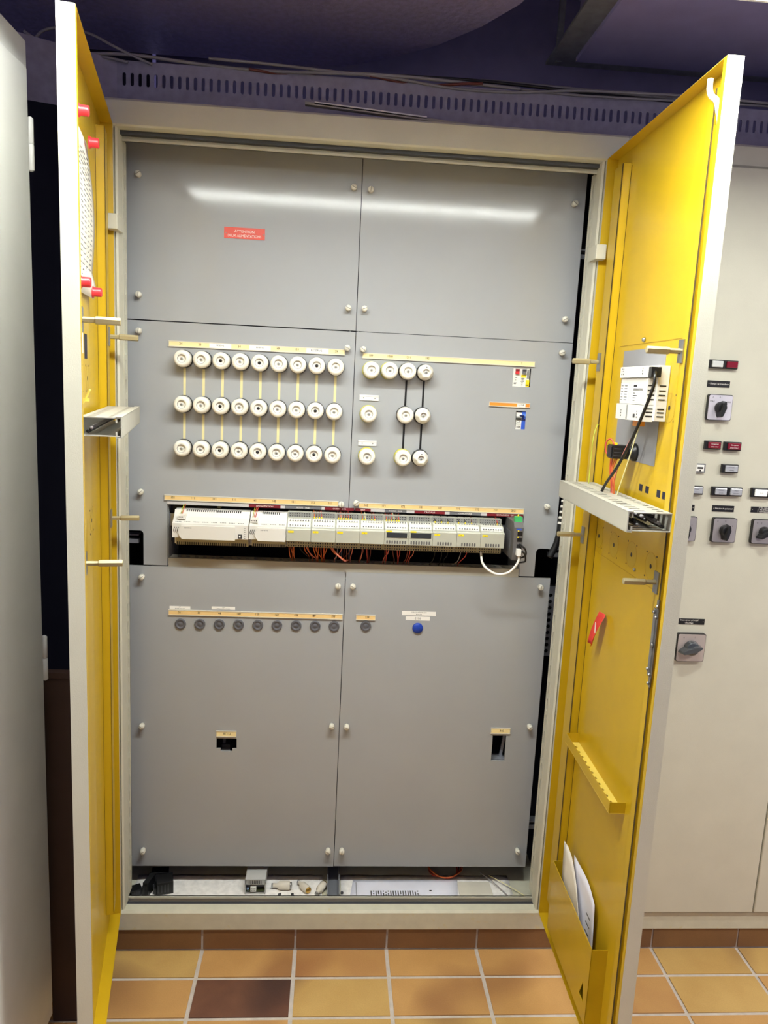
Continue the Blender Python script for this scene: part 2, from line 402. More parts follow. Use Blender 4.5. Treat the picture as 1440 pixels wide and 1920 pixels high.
# grey cover panels with ivory thumb screws
def screws(par, pts, k0):
    for i, (x, z) in enumerate(pts):
        m = MB(); m.lathe((x, PY, z), [(.0065, 0), (.0072, .004), (.0078, .006), (.0078, .0165), (.0068, .0185), (0, .0185)], IVORY, 'y', 20)
        a = math.radians([35, -30, 80, -25, 40, 85, -35, 20][(i+k0) % 8]); c, s = math.cos(a), math.sin(a)
        m.add([(x+u*c-v*s, PY-.0187, z+u*s+v*c) for u, v in ((-.007, -.0007), (.007, -.0007), (.007, .0007), (-.007, .0007))], [(0, 1, 2, 3)], SLOTM)
        m.build('thumb_screw', par)
def panel(outline, holes, sc, k):
    m = MB(); m.plate(outline, holes, PANEL, PY, PY+.004, XZ); o = m.build('cover_panel', cab); screws(o, sc, k); return o
ZS = 1.766
panel(rect(-.0105, .5978, ZS+.0014, 2.235), [], [(.0235, 2.130), (.5778, 2.1323), (.0231, 1.830), (.5757, 1.8255)], 0)
panel(rect(.5996, 1.200, ZS+.0007, 2.235), [], [(.6225, 2.1292), (1.1687, 2.129), (.6191, 1.8262), (1.169, 1.828)], 5)
def arc(cx, cz, r, a0, a1, n=5): return [(cx+r*math.cos(math.radians(a0+(a1-a0)*i/n)), cz+r*math.sin(math.radians(a0+(a1-a0)*i/n))) for i in range(n+1)]
panel([(-.0105, ZS-.0014), (-.0105, 1.195)]+arc(.0205, 1.185, .010, 90, 0)+[(.0305, 1.0975), (.0963, 1.0975), (.0963, 1.275), (.5978, 1.275), (.5978, ZS-.0014)], [],
      [(.0233, 1.737), (.577, 1.7206), (.0259, 1.3053), (.5772, 1.2912)], 2)
B1 = [at(960.5, 689.6, PY), at(996.3, 690.5, PY), at(993.3, 724.8, PY), at(959.8, 723.6, PY)]; b1 = (B1[3][0]+.001, B1[1][0], B1[3][1]-.001, B1[0][1])
B2 = [at(967.8, 770.4, PY), at(987.6, 805.4, PY)]; b2 = (B2[0][0], B2[0][0]+.0285, B2[1][1], B2[0][1])
panel([(.5996, ZS-.0007), (.5996, 1.275), (1.1015, 1.275), (1.1015, 1.0985), (1.1454, 1.0985)]+arc(1.1574, 1.170, .012, 180, 90)+[(1.188, 1.182), (1.200, 1.213), (1.200, ZS-.0007)],
      [rect(*b1), rect(*b2)], [(.6203, 1.7193), (1.1689, 1.738), (.6187, 1.2962), (1.1633, 1.307)], 6)
hA = [at(406, 1384.3, PY), at(443.6, 1403.6, PY), at(413.5, 1408.5, PY), at(435.5, 1408.5, PY)]
hl = [(hA[0][0], hA[0][1]), (hA[0][0], hA[1][1]), (hA[2][0], hA[1][1]), (hA[2][0], hA[2][1]), (hA[3][0], hA[2][1]), (hA[3][0], hA[1][1]), (hA[1][0], hA[1][1]), (hA[1][0], hA[0][1])]
panel(rect(-.008, .5966, .166, 1.0945), [hl], [(.0276, 1.0642), (.5774, 1.0543), (.0254, .6185), (.5749, .6276), (.0265, .2206), (.5785, .2235)], 4)
hB0, hB1 = at(924, 1379, PY), at(945.5, 1426.5, PY)
panel(rect(.5986, 1.1945, .167, 1.0945), [rect(hB0[0], hB1[0], hB1[1], hB0[1])], [(.6198, 1.0548), (1.1649, 1.0692), (.6188, .6267), (1.1681, .6364), (.6204, .2238), (1.1633, .2266)], 1)

# ------------------------------------------------------------------ doors
def make_door(sgn, hx, rz):
    def D(a, off, z): return (a, sgn*off, z)
    T0, T1, W = H0-.0045, H1+.0045, .6
    e = bpy.data.objects.new('door', None)
    m = LocalMB(D)
    th, lp = .0018, .012
    # outer skin and flanges (paint outside, enamel inside)
    m.box(0, W, -.030, -.0285, T0, T1, BEIGE)
    m.box(W-.0009, W, -.0285, -.0008, T0, T1, BEIGE); m.box(0, .0009, -.0285, -.0008, T0, T1, BEIGE)
    m.box(0, W, -.0285, -.0008, T1-.0009, T1, BEIGE); m.box(0, W, -.0285, -.0008, T0, T0+.0009, BEIGE)
    m.box(.0009, W-.0009, -.0285, -.028, T0+.0009, T1-.0009, YEL)
    m.box(W-.0018, W-.0009, -.028, 0, T0+.0009, T1-.0009, YEL); m.box(.0009, .0018, -.028, 0, T0+.0009, T1-.0009, YEL)
    m.box(.0018, W-.0018, -.028, 0, T1-.0018, T1-.0009, YEL); m.box(.0018, W-.0018, -.028, 0, T0+.0009, T0+.0018, YEL)
    m.box(W-lp, W-.0018, -.0012, 0, T0+.002, T1-.002, YEL)
    d = m.build('door', cab); bpy.data.objects.remove(e)
    d.location = Vector((hx, 0, 0))-cab.location; d.rotation_euler = (0, 0, rz)
    for s0, s1, nm in ((.038, .098, 'stiffening_rail'), (.526, .557, 'stiffening_rail')):
        m = LocalMB(D); z0, z1 = .195, 2.17
        m.box(s0, s1, -.0105, -.009, z0, z1, YEL); m.box(s0, s0+.0015, -.028, -.009, z0, z1, YEL); m.box(s1-.0015, s1, -.028, -.009, z0, z1, YEL); m.box(s1-.0075, s1-.0012, -.0090, -.0087, z0, z1, GAPSHADE)  # thin dark strip on the rail edge is painted gap shade
        m.build(nm, d)
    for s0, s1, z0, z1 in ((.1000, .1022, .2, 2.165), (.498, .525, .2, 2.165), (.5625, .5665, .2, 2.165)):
        m = LocalMB(D); m.box(s0, s1, -.028, -.0274, z0, z1, GAPSHADE); m.build('gap_shade', d)  # dark strips on the skin, painted as shade beside the rails
    for s, z in ((.055, 1.709), (.528, 1.716), (.055, 1.266), (.532, 1.2655)):
        m = LocalMB(D); m.box(s-.010, s+.012, -.009, -.006, z-.022, z+.022, STEEL); m.build('post_bracket', d)
        m = LocalMB(D); m.lathe((s, -.008, z), [(.0052, 0), (.0052, .022), (.0072, .024), (.0072, .0665), (.0055, .0675), (0, .0675)], ZINC, 'y', 6, smooth=False, sign=1, start=.5)
        m.build('spacer_post', d)
    return d, D
aR, aL = -0.017145, -0.182706
RZR = math.atan2(-math.cos(aR), math.sin(aR)); RZL = math.atan2(-math.cos(aL), -math.sin(aL))
dR, DR = make_door(-1, 1.2, RZR)
dL, DL = make_door(1, 0.0, RZL)
def onto(base, n, sgn):  # a top-level thing that hangs on a door: an empty at the door's hinge with the door's turn
    base.location = (1.2 if sgn < 0 else 0, 0, n); base.rotation_euler = (0, 0, RZR if sgn < 0 else RZL)
    D0 = DR if sgn < 0 else DL
    def D(a, off, z): x, y, zz = D0(a, off, z); return (x, y, zz-n)
    return D
# right door details (parts of the door)
m = LocalMB(DR); m.box(.173, .415, -.0279, -.0272, 1.485, 1.732, GREYP); m.build('bare_metal_patch', dR)
m = LocalMB(DR); m.box(.538, .560, -.009, -.0065, 1.075, 1.215, STEEL)
for s, z in ((.543, 1.208), (.555, 1.200), (.556, 1.222), (.541, 1.088), (.553, 1.080), (.552, 1.062)): m.lathe((s, -.006, z), [(.004, 0), (.003, .003), (0, .004)], STEEL, 'y', 10, sign=1)
m.lathe((.549, -.006, 1.14), [(.006, 0), (.006, .002), (0, .002)], STEEL, 'y', 12, sign=1); m.box(.549, .558, -.009, -.0065, 1.055, 1.235, STEEL); m.build('latch_plate', dR)
m = LocalMB(DR); m.tube([(.548, .002, 2.186), (.549, .002, 2.168), (.556, 0, 2.155), (.572, -.002, 2.143), (.578, -.004, 2.128), (.578, -.012, 2.10)], .0055, BEIGE)
m.box(.560, .580, -.014, -.011, 2.108, 2.112, STEEL); m.build('lock_rod', dR)
m = LocalMB(DR); m.box(.012, .030, -.028, -.020, 2.085, 2.165, YEL); m.build('corner_block', dR, bevel=.002)
# yellow shelf
m = LocalMB(DR)
m.plate(rect(.12, .457, -.028, .008), [slot(.148+.0262*i, -.010, .013, .012) for i in range(12)], YELM, .7185, .7197, XY)
for a in (m,): 
    a.box(.12, .457, .0068, .008, .7197, .745, YEL); a.box(.12, .1212, -.028, .008, .7197, .745, YEL); a.box(.4558, .457, -.028, .008, .7197, .745, YEL)
m.build('perforated_shelf', dR)
# document pocket
m = LocalMB(DR)
tri = [(.395, .215), (.425, .215), (.415, .262)]
m.plate([(.118, .17), (.448, .17), (.448, .372), (.118, .372)], [tri], YEL, .0085, .010, XZ)
m.box(.118, .1195, -.028, .010, .17, .372, YEL); m.box(.4465, .448, -.028, .010, .17, .372, YEL); m.box(.118, .448, -.028, .010, .17, .172, YEL)
m.build('document_pocket', dR)
# cut-outs of the old switches, seen as discs and dots punched in the sheet
def old_cutout(d, D, s, z, r=.030, name='blanked_cutout'):
    m = LocalMB(D)
    m.plate(circ(s, z, r, 28), [circ(s, z, r-.0009, 28)], YELD, -.0279, -.0277, XZ); m.plate(circ(s, z, r-.0012, 28), [circ(s, z, .005, 10)], YELW, -.0279, -.0278, XZ)
    m.plate(circ(s, z, .005, 10), [], INNERD, -.0279, -.0275, XZ)
    for dx, dz in ((-1, 1), (1, 1), (-1, -1), (1, -1)): m.plate(circ(s+dx*.026, z+dz*.026, .0022, 8), [], INNERD, -.0279, -.0275, XZ)
    m.build(name, d)
for s, z in ((.457, 1.608), (.121, 1.277), (.229, 1.277), (.342, 1.279), (.451, 1.279)): old_cutout(dR, DR, s, z)
for s, z in ((.30, 1.61), (.40, 1.61), (.5, 1.61), (.27, 1.30), (.40, 1.285)): old_cutout(dL, DL, s, z, .026)
m = LocalMB(DR)
for s in (.355, .39, .45, .478): m.box(s-.009, s+.009, -.0279, -.0276, 1.425, 1.44, INNERD)
m.build('window_cutout', dR)
m = LocalMB(DR); m.lathe((.292, -.028, 1.752), [(.005, 0), (.005, .004), (.003, .007), (0, .007)], STEEL, 'y', 10, sign=1); m.build('earth_stud', dR)
m = LocalMB(DR); m.lathe((.372, -.028, 1.252), [(.004, 0), (.004, .004), (0, .006)], STEEL, 'y', 10, sign=1); m.build('earth_stud', dR)
m = LocalMB(DR); m.box(.12, .50, -.028, -.0270, 1.235, 1.2362, YELD); m.box(.14, .50, -.028, -.0270, 1.744, 1.7452, YELD); m.build('plate_seam', dR)
# left door cut-outs
for s0, s1, z0, z1, mm in ((.36, .42, 1.66, 1.70, WHITE), (.30, .34, 1.65, 1.70, INNERD), (.40, .45, 1.44, 1.475, INNERD), (.44, .50, 1.36, 1.40, GREYP), (.52, .56, 1.355, 1.395, GREYP)):
    m = LocalMB(DL); m.box(s0, s1, -.0279, -.0275, z0, z1, mm); m.build('window_cutout', dL)
m = LocalMB(DL); m.lathe((.40, -.028, 1.745), [(.005, 0), (.005, .005), (0, .007)], STEEL, 'y', 10, sign=1); m.build('earth_stud', dL)
m = LocalMB(DL); m.lathe((.44, -.028, 1.275), [(.005, 0), (.005, .006), (0, .008)], STEEL, 'y', 10, sign=1); m.build('earth_stud', dL)

# ------------------------------------------------------------------ things on the doors
def wire_duct(sgn, s0, s1, z0, z1, off0, off1, label):
    t = thing('wiring_duct', label, 'wiring duct'); D = onto(t, z0, sgn)
    tk = .0018
    m = LocalMB(D)
    n = int((s1-s0)/.024); holes = [[(s0+.008+i*.024, off0+.046), (s0+.020+i*.024, off0+.046), (s0+.022+i*.024, off1-.020), (s0+.012+i*.024, off1-.018)] for i in range(n)]+[[(s0+.008+i*.024, off0+.010), (s0+.021+i*.024, off0+.010), (s0+.018+i*.024, off0+.024), (s0+.010+i*.024, off0+.024)] for i in range(n)]
    m.plate(rect(s0, s1, off0, off1-.004), holes, DUCTP, z1-.003, z1-.003+tk, XY)
    m.plate(rect(s0, s1, off0, off1-.004), holes, DUCTP, z0+.002, z0+.002+tk, XY)
    m.box(s0, s1, off0, off0+tk, z0+.002, z1-.002, DUCTP)
    for zz, q in ((z1-.004, -1), (z0+.004, 1)): m.box(s0, s1, off1-.012, off1-.009, min(zz, zz+q*.007), max(zz, zz+q*.007), DUCTP)
    m.build('duct_body', t)
    m = LocalMB(D); m.box(s0-.001, s1+.001, off1-.003, off1-.0008, z0, z1, DUCTP); m.box(s0-.001, s1+.001, off1-.012, off1-.0008, z1-.001, z1+.0004, DUCTP); m.box(s0-.001, s1+.001, off1-.012, off1-.0008, z0-.0004, z0+.001, DUCTP)
    m.build('duct_lid', t)
    for k in range(12 if sgn < 0 else 2):
        m = LocalMB(D); zz = z0+.010+.006*(k % 4); oo = off0+.016+.0056*k
        m.tube([(s0+.02, oo, zz), ((s0+s1)/2, oo+.006, zz+.006), (s1-.012-.004*(k % 5), oo-.004, zz)], .0034, [BLK, GCAB, SWG, BLK, BLK, CREAM][k % 6], 6, 4); m.build('wire', t)
    return t
wire_duct(-1, .105, .572, 1.372, 1.412, -.0085, .08, 'grey slotted wiring duct with hollow end across the yellow door at right')
wire_duct(1, .09, .572, 1.508, 1.546, -.0085, .064, 'grey finned wiring duct across the yellow door at left')

t = thing('input_controller', 'white boxy control module on the bare grey patch inside the yellow door', 'controller'); D = onto(t, 1.577, -1)
O0, O1 = -.027, .018
m = LocalMB(D)
m.box(.287, .445, O0, -.004, 1.580, 1.692, MODW)
m.box(.290, .437, -.004, O1-.004, 1.612, 1.666, MODW)
m.box(.283, .437, -.004, O1, 1.578, 1.611, MODW); m.box(.287, .437, -.004, O1, 1.667, 1.690, MODW)
for z in (1.588, 1.596, 1.603, 1.622, 1.631, 1.640, 1.650): m.box(.4371, .4376, -.002, .012, z, z+.0025, INK); m.box(.4451, .4456, -.022, -.008, z, z+.0025, INK)
m.build('case', t, bevel=.0012)
m = LocalMB(D); m.box(.2905, .334, O1-.0039, O1-.0034, 1.616, 1.655, WHITE); m.box(.360, .425, O1-.0039, O1-.0034, 1.616, 1.655, WHITE)
for i in range(6): m.box(.294, .303+.003*(i % 2), O1-.0034, O1-.0031, 1.619+i*.006, 1.6205+i*.006, INK); m.box(.314, .330, O1-.0034, O1-.0031, 1.619+i*.006, 1.6205+i*.006, INK)
for i in range(16): m.box(.366+i*.0033, .3675+i*.0033, O1-.0034, O1-.0031, 1.640, 1.645, INK)
for i in range(4): m.box(.366, .378+.005*(i % 3), O1-.0034, O1-.0031, 1.619+i*.005, 1.6205+i*.005, INK)
m.box(.366, .384, O1-.0034, O1-.0031, 1.648, 1.652, INK); m.build('rating_label', t)
m = LocalMB(D)
for x in (.296, .305, .414): 
    for z in (1.673, 1.679, 1.684): m.box(x, x+.003, O1, O1+.0004, z, z+.003, INK)
for x in (.312, .405):
    for z in (1.584, 1.590, 1.596): m.box(x, x+.003, O1, O1+.0004, z, z+.003, INK)
m.box(.345, .352, O1, O1+.0004, 1.580, 1.610, MODG); m.box(.386, .396, O1, O1+.0004, 1.584, 1.592, DARKG); m.build('indicator_dots', t)
m = LocalMB(D); m.box(.4371, .452, -.006, .014, 1.668, 1.688, BLACK); m.build('network_port', t)
m = LocalMB(D); m.box(.358, .385, -.010, .006, 1.566, 1.578, mat('orange connector', (222, 140, 40), .4)); m.build('orange_connector', t)
t = thing('patch_cable', 'black cable curving from the white control module down into the right wiring duct', 'cable'); D = onto(t, 1.39, -1)
m = LocalMB(D); m.tube([(.452, .006, 1.678), (.470, .014, 1.672), (.474, .016, 1.65), (.455, .022, 1.60), (.425, .03, 1.54), (.375, .035, 1.48), (.30, .032, 1.43), (.262, .03, 1.395)], .0032, BLK); m.build('cable_jacket', t)
t = thing('pilot_contact_block', 'black contact block with orange wires below the white control module', 'switch'); D = onto(t, 1.49, -1)
m = LocalMB(D); m.box(.288, .322, -.004, .030, 1.490, 1.520, BLACK); m.box(.292, .318, .030, .033, 1.492, 1.518, BLACK)
for z in (1.495, 1.503, 1.511): m.box(.2875, .3225, .010, .028, z, z+.002, DARKG)
m.build('contact_housing', t, bevel=.001)
m = LocalMB(D); m.lathe((.305, -.027, 1.505), [(.020, 0), (.020, .006), (.015, .008), (.015, .024)], BLACK, 'y', 20, sign=1); m.build('mounting_collar', t)
for k, (a, c) in enumerate(((.296, OR), (.300, REDW), (.306, OR), (.312, OR))):
    m = LocalMB(D); m.tube([(a, .024-.003*k, 1.490), (a-.004, .022, 1.462), (a+.002*k, .018, 1.43), (a+.004, .015, 1.398)], .0016, c, 6); m.build('wire', t)
m = LocalMB(D); m.tube([(.296, .028, 1.490), (.286, .034, 1.505), (.287, .034, 1.525), (.296, .028, 1.532), (.305, .022, 1.520)], .0016, REDW, 6); m.build('wire', t)
m = LocalMB(D); m.box(.300, .308, .016, .022, 1.519, 1.525, YLAB); m.box(.302, .306, .016, .020, 1.484, 1.490, YLAB); m.build('ferrule', t)
t = thing('signal_wire', 'pink twin wire running from the orange connector down to the right wiring duct', 'wire'); D = onto(t, 1.40, -1)
m = LocalMB(D); m.tube([(.368, -.004, 1.566), (.362, .004, 1.545), (.345, .012, 1.510), (.322, .016, 1.470), (.306, .016, 1.430), (.303, .016, 1.40)], .0018, PINK, 6); m.build('wire_jacket', t)
t = thing('signal_wire', 'cream wire running from under the orange connector down into the right wiring duct', 'wire'); D = onto(t, 1.40, -1)
m = LocalMB(D); m.tube([(.371, -.004, 1.566), (.366, .002, 1.53), (.350, .006, 1.48), (.330, .010, 1.43), (.325, .014, 1.40)], .0014, CREAM, 6); m.build('wire_jacket', t)
t = thing('earth_wire', 'thin yellow and green wire arched along the right door beside its hinge', 'wire'); D = onto(t, 1.42, -1)
m = LocalMB(D); m.tube([(.10, -.008, 1.555), (.120, .004, 1.552), (.132, .014, 1.52), (.135, .016, 1.47), (.142, .018, 1.41)], .0013, YGW, 6); m.build('wire_jacket', t)
t = thing('warning_tag', 'curled red paper tag hanging on the yellow right door', 'tag'); D = onto(t, 1.0, -1)
m = LocalMB(D); g = []
for i in range(9):
    z = 1.105-i*.0105; o_ = -.026+.018*math.sin(i/8*1.5)
    g.append([(.205-.012*i/8+j*.019*(1-.05*i), o_+.008*((j-1)/1)**2-.0*j, z-.002*j) for j in range(3)])
m.sheet(g, .0004, TAGR)
m.build('tag_paper', t)
m = LocalMB(D)
for k in range(3): m.box(.214+.005*k, .216+.005*k, -.0078+.0012*k, -.0068+.0012*k, 1.055, 1.080, INKW)
m.build('printed_marks', t)
# papers in the pocket
for k, (s0, s1, zt, zb, lab) in enumerate(((.175, .33, .462, .20, 'folded white paper leaning in the yellow pocket, tallest corner toward the hinge'), (.22, .385, .452, .20, 'printed white sheet tucked behind the folded paper in the yellow pocket'))):
    t = thing('document', lab, 'paper'); D = onto(t, .2, -1)
    m = LocalMB(D); g = []
    for i in range(10):
        f = i/9; z = zb+(zt-zb)*f
        row = []
        for j in range(7):
            q = j/6; s = s0+(s1-s0)*q
            zz = zb+(zt-.11*max(0, q-.25)/.75-zb)*f if k == 0 else zb+(zt-.02*q-zb)*f
            row.append((s-.01*f, -.003-.014*k+.004*math.sin(q*5+f*2)*f, zz))
        g.append(row)
    m.sheet(g, .0005, PAPER if k == 0 else PAPERB)
    m.build('sheet', t)
    if k: 
        m = LocalMB(D)
        for i in range(5): m.box(.345, .372, -.0085, -.0075, .30+i*.022, .302+i*.022, INK)
        m.build('printed_lines', t)
# left door: paper sheet with four red magnets
t = thing('wiring_list', 'curled printed sheet held by red magnets inside the left door', 'paper'); D = onto(t, 1.77, 1)
m = LocalMB(D); g = []
for i in range(12):
    f = i/11; z = 1.775+(2.075-1.775)*f
    g.append([(.265+.205*q/6-.03*math.sin(f*math.pi)*(1-q/6), -.0265+.010*math.sin(f*math.pi)*(1-q/9)+(.010*(1-q/6) if i < 2 else 0), z+.008*f) for q in range(7)])
m.sheet(g, .0006, PAPER); m.build('sheet', t)
m = LocalMB(D)
for i in range(26):
    z = 1.80+i*.0098
    o_ = -.0265+.010*math.sin((z-1.775)/.3*math.pi)+.0007
    for q in range(4): a_ = .285+.045*q; m.box(a_, a_+.032*random.uniform(.5, 1), o_, o_+.0004, z, z+.0022, SWG)
m.build('printed_lines', t)
mg = None
for s, z, lab in ((.456, 2.089, 'red round magnet at the top outer corner of the printed sheet'), (.305, 2.076, 'red round magnet at the top hinge side corner of the printed sheet'),
                  (.467, 1.788, 'red round magnet at the bottom outer corner of the printed sheet'), (.288, 1.788, 'red round magnet at the bottom hinge side corner of the printed sheet')):
    if mg is None:
        t = thing('magnet', lab, 'magnet', group='red magnets on the left door'); D = onto(t, 0, 1)
        m = LocalMB(D); m.lathe((0, -.018, 0), [(.012, 0), (.012, .003), (.0095, .005), (.0095, .018), (.008, .020), (0, .020)], RED, 'y', 20, sign=1); m.build('magnet_body', t); mg = t
    else: t = dup(mg, (0, 0, 0), lab)
    r = Matrix.Rotation(RZL, 3, 'Z') @ Vector((s, 0, 0)); t.location = (r.x, r.y, z)
t = thing('cable_tie', 'pale yellow strip sticking out from the left door above the finned duct', 'strip'); D = onto(t, 1.5, 1)
m = LocalMB(D); m.box(.520, .523, -.026, .002, 1.570, 1.576, YELM); m.tube([(.52, -.02, 1.55), (.522, -.006, 1.572), (.524, .004, 1.592)], .002, YELM, 6); m.build('strip_body', t)

# ------------------------------------------------------------------ fuse holders
def fuse(name_lab, x, z, kind, group, spent=False, tmpl={}):
    key = (kind, spent)
    if key in tmpl: return dup(tmpl[key], (x, PY, z), name_lab)
    t = thing('fuse_holder', name_lab, 'fuse holder', (x, PY, z), group=group); c = (x, PY, z)
    m = MB(); m.lathe(c, [(.0238, 0), (.0238, .0065), (.0222, .008)], YRING if kind == 'yellow' else BLACK, 'y', 32); m.build('base_ring', t)
    m = MB()
    if kind == 'star':
        n = 48; pr = []; vs = []; fs = []
        prof = [(.0205, .010, 0), (.0215, .014, 0), (.0215, .026, 0), (.019, .031, .12), (.0165, .040, .16), (.0145, .0425, .16), (.010, .043, 0), (.009, .0425, 0)]
        for r, h, w in prof:
            for i in range(n):
                a = 2*math.pi*i/n; rr = r*(1-w*(.5-.5*math.cos(6*a))); vs.append((c[0]+rr*math.cos(a), c[1]-h, c[2]+rr*math.sin(a)))
        for j in range(len(prof)-1):
            for i in range(n): fs.append((j*n+i, j*n+(i+1) % n, (j+1)*n+(i+1) % n, (j+1)*n+i))
        m.add(vs, fs, PORC, True)
        m.lathe((c[0]+.001, c[1]-.0412, c[2]+.0125), [(.0024, 0), (0, .0012)], BLACK, 'y', 10)
    else:
        m.lathe(c, [(.0218, .007), (.0226, .010), (.0227, .030), (.0217, .0365), (.0185, .0405), (.0150, .0415), (.0105, .0412), (.0098, .0395)], PORC, 'y', 36, caps=False)
    m.lathe(c, [(.0112, .0413), (.0104, .0412), (.0098, .0392)], MODG, 'y', 28, caps=False)
    m.lathe(c, [(.0100, .0395), (.0094, .0372), (.0052, .0368)], PORC, 'y', 28, False, caps=False)
    m.lathe(c, [(.0052, .0368), (.0046, .0378), (0, .0380)], PORC2, 'y', 24, caps=False)
    cp = m.build('screw_cap', t, recalc=True)
    m = MB(); m.lathe(c, [(.0042 if spent else .0030, .0375), (.0042 if spent else .0030, .0384), (0, .0384)], BLACK if spent else MODG, 'y', 16)
    m.build("sight_glass", cp)
    for v in o.data.vertices: pass
    tmpl[key] = t
    return t
def fix_child(): pass
nums = ['24', '25', 'first RESERVE', '34', 'second RESERVE', '149', '159', 'last RESERVE', '179']
rows = [('top', 1.6685), ('middle', 1.5485), ('bottom', 1.4303)]
for r, (rn, z) in enumerate(rows):
    for k in range(9):
        x = .1410+k*.05083
        fuse('white porcelain fuse cap in the %s row under label %s%s' % (rn, nums[k], ', dark centred' if k in (2, 4, 7) else ''), x, z+[.0012, .001, .0006, .0006, 0, 0, 0, 0, -.0006][k], 'plain', 'porcelain fuse holders in three rows', k in (2, 4, 7))
for lab, x, z, kd in (('white fuse cap with yellow ring under label 189', .644, 1.665, 'yellow'), ('white fuse cap with yellow ring under label 1000', .6935, 1.6658, 'yellow'),
                      ('white fuse cap under label 1001 on the black line', .743, 1.666, 'plain'), ('scalloped white fuse cap under label 190, topmost of its column', .7918, 1.6655, 'star'),
                      ('yellow ringed fuse cap below the upper blank white plate', .6419, 1.5462, 'yellow'), ('white fuse cap midway down the black line under 1001', .7425, 1.5477, 'plain'),
                      ('scalloped white fuse cap midway in the 190 column', .7911, 1.548, 'star'), ('yellow ringed fuse cap below the lower blank white plate', .6425, 1.4295, 'yellow'),
                      ('yellow ringed fuse cap at the bottom of the 1001 column', .742, 1.43, 'yellow'), ('scalloped white fuse cap at the bottom of the 190 column', .7914, 1.4305, 'star')):
    fuse(lab, x, z, kd, 'porcelain fuse holders on the right panel')
def tape(x0, x1, z0, z1, w, mt, lab, grp):
    m = MB(); m.add([(x0-w/2, PY-.0006, z0), (x0+w/2, PY-.0006, z0), (x1+w/2, PY-.0006, z1), (x1-w/2, PY-.0006, z1), (x0-w/2, PY, z0), (x0+w/2, PY, z0), (x1+w/2, PY, z1), (x1-w/2, PY, z1)],
                    [(0, 1, 2, 3), (4, 7, 6, 5), (0, 4, 5, 1), (1, 5, 6, 2), (2, 6, 7, 3), (3, 7, 4, 0)], mt)
    tag(m.build('marking_tape'), lab, 'tape line', grp)
for k in range(9):
    x = .1415+k*.0508
    tape(x, x, 1.573, 1.645, .0068, TAPE, 'cream line joining the top and middle fuse caps under label %s' % nums[k], 'cream lines between the fuse caps')
    tape(x, x, 1.455, 1.524, .0068, TAPE, 'cream line joining the middle and bottom fuse caps under label %s' % nums[k], 'cream lines between the fuse caps')
for nm, x in (('1001', .743), ('190', .7915)):
    tape(x, x, 1.572, 1.642, .0055, BTAPE, 'black line joining the top and middle fuse caps of column %s' % nm, 'black lines between the fuse caps')
    tape(x, x, 1.453, 1.524, .0055, BTAPE, 'black line joining the middle and bottom fuse caps of column %s' % nm, 'black lines between the fuse caps')

# ------------------------------------------------------------------ label strips
def strip(lab, x0, x1, z0, z1, paper, texts, whites=(), h=.0062, extra=()):
    t = thing('label_strip', lab, 'label strip', ((x0+x1)/2, PY, (z0+z1)/2))
    m = MB(); m.box(x0, x1, PY-.003, PY-.0002, z0, z1, ALU); m.box(x0, x1, PY-.0042, PY-.003, z1-.0022, z1, ALU); m.box(x0, x1, PY-.0042, PY-.003, z0, z0+.0022, ALU); m.build('carrier', t)
    m = MB(); m.box(x0+.0015, x1-.0015, PY-.0034, PY-.0029, z0+.0022, z1-.0022, paper); m.build('paper_insert', t)
    if whites:
        m = MB()
        for a, b in whites: m = MB(); m.box(a, b, PY-.0039, PY-.0034, z0+.0008, z1-.0012, WHITE); m.build('white_insert', t)
    m = MB(); zc = (z0+z1)/2+.0008
    for s_, x, *hh in texts: m.text(s_, x, zc, hh[0] if hh else h, PY-.0042, INK, wide=.95)
    if texts: m.build('lettering', t)
    return t
def X_(px, py): return at(px, py, PY)[0]
strip('long beige label strip numbered 24 to 179 above the three fuse rows', .0996, .5712, 1.7005, 1.7165, PAPY,
      [('24', X_(339.6, 643)), ('25', X_(375.5, 646)), ('RESERVE', X_(413.5, 648), .0042), ('34', X_(449, 651)), ('RESERVE', X_(487.5, 653), .0042), ('149', X_(520.5, 655)), ('159', X_(556.5, 658)), ('RESERVE', X_(593.5, 660), .0062), ('179', X_(629, 662))],
      [(X_(393, 648), X_(434, 648)), (X_(467.6, 653), X_(507.7, 653)), (X_(574.5, 660), X_(616, 660))])
strip('long pale label strip numbered 189 to 190 and 2 on the right panel', .6192, 1.0975, 1.6955, 1.7105, PAPY,
      [('189', X_(695.4, 668)), ('1000', X_(731, 669.6)), ('1001', X_(765, 671.5)), ('190', X_(800.8, 673.5)), ('2', X_(977.5, 681.5))])
strip('beige label strip numbered 101 to 161 above the white controllers', .0883, .5695, 1.2833, 1.2987, PAPB,
      [(s_, X_(a, 937)) for s_, a in (('101', 324.7), ('111', 362), ('121', 402.5), ('131', 439.5), ('141', 477.5), ('142', 514), ('151', 550.5), ('152', 587), ('161', 619.5))])
strip('beige label strip numbered 162 to 212 above the right hand modules', .6263, 1.0996, 1.2815, 1.2970, PAPB,
      [(s_, X_(a, 950)) for s_, a in (('162', 686), ('171', 719.3), ('172', 754.9), ('181', 789.3), ('182', 824.6), ('191', 858.5), ('192', 894.3), ('211', 929), ('212', 962.6))])
strip('beige label strip numbered 26 to 199 above the row of grey plugs', .0996, .5937, .9535, .9695, PAPB,
      [(s_, X_(a, 1150)) for s_, a in (('26', 336.8), ('34', 373.5), ('44', 412), ('149', 448), ('159', 482.5), ('169', 519), ('179', 555), ('189', 588.3), ('199', 625))])
a0, a1 = X_(667.7, 1154), X_(704, 1154)
strip('short beige label strip reading 219 above the lone grey plug', a0, a1, .9535, .9695, PAPB, [('219', X_(688.5, 1154.6))])
p0, p1 = at(405.7, 1369.5, PY), at(443.3, 1381, PY)
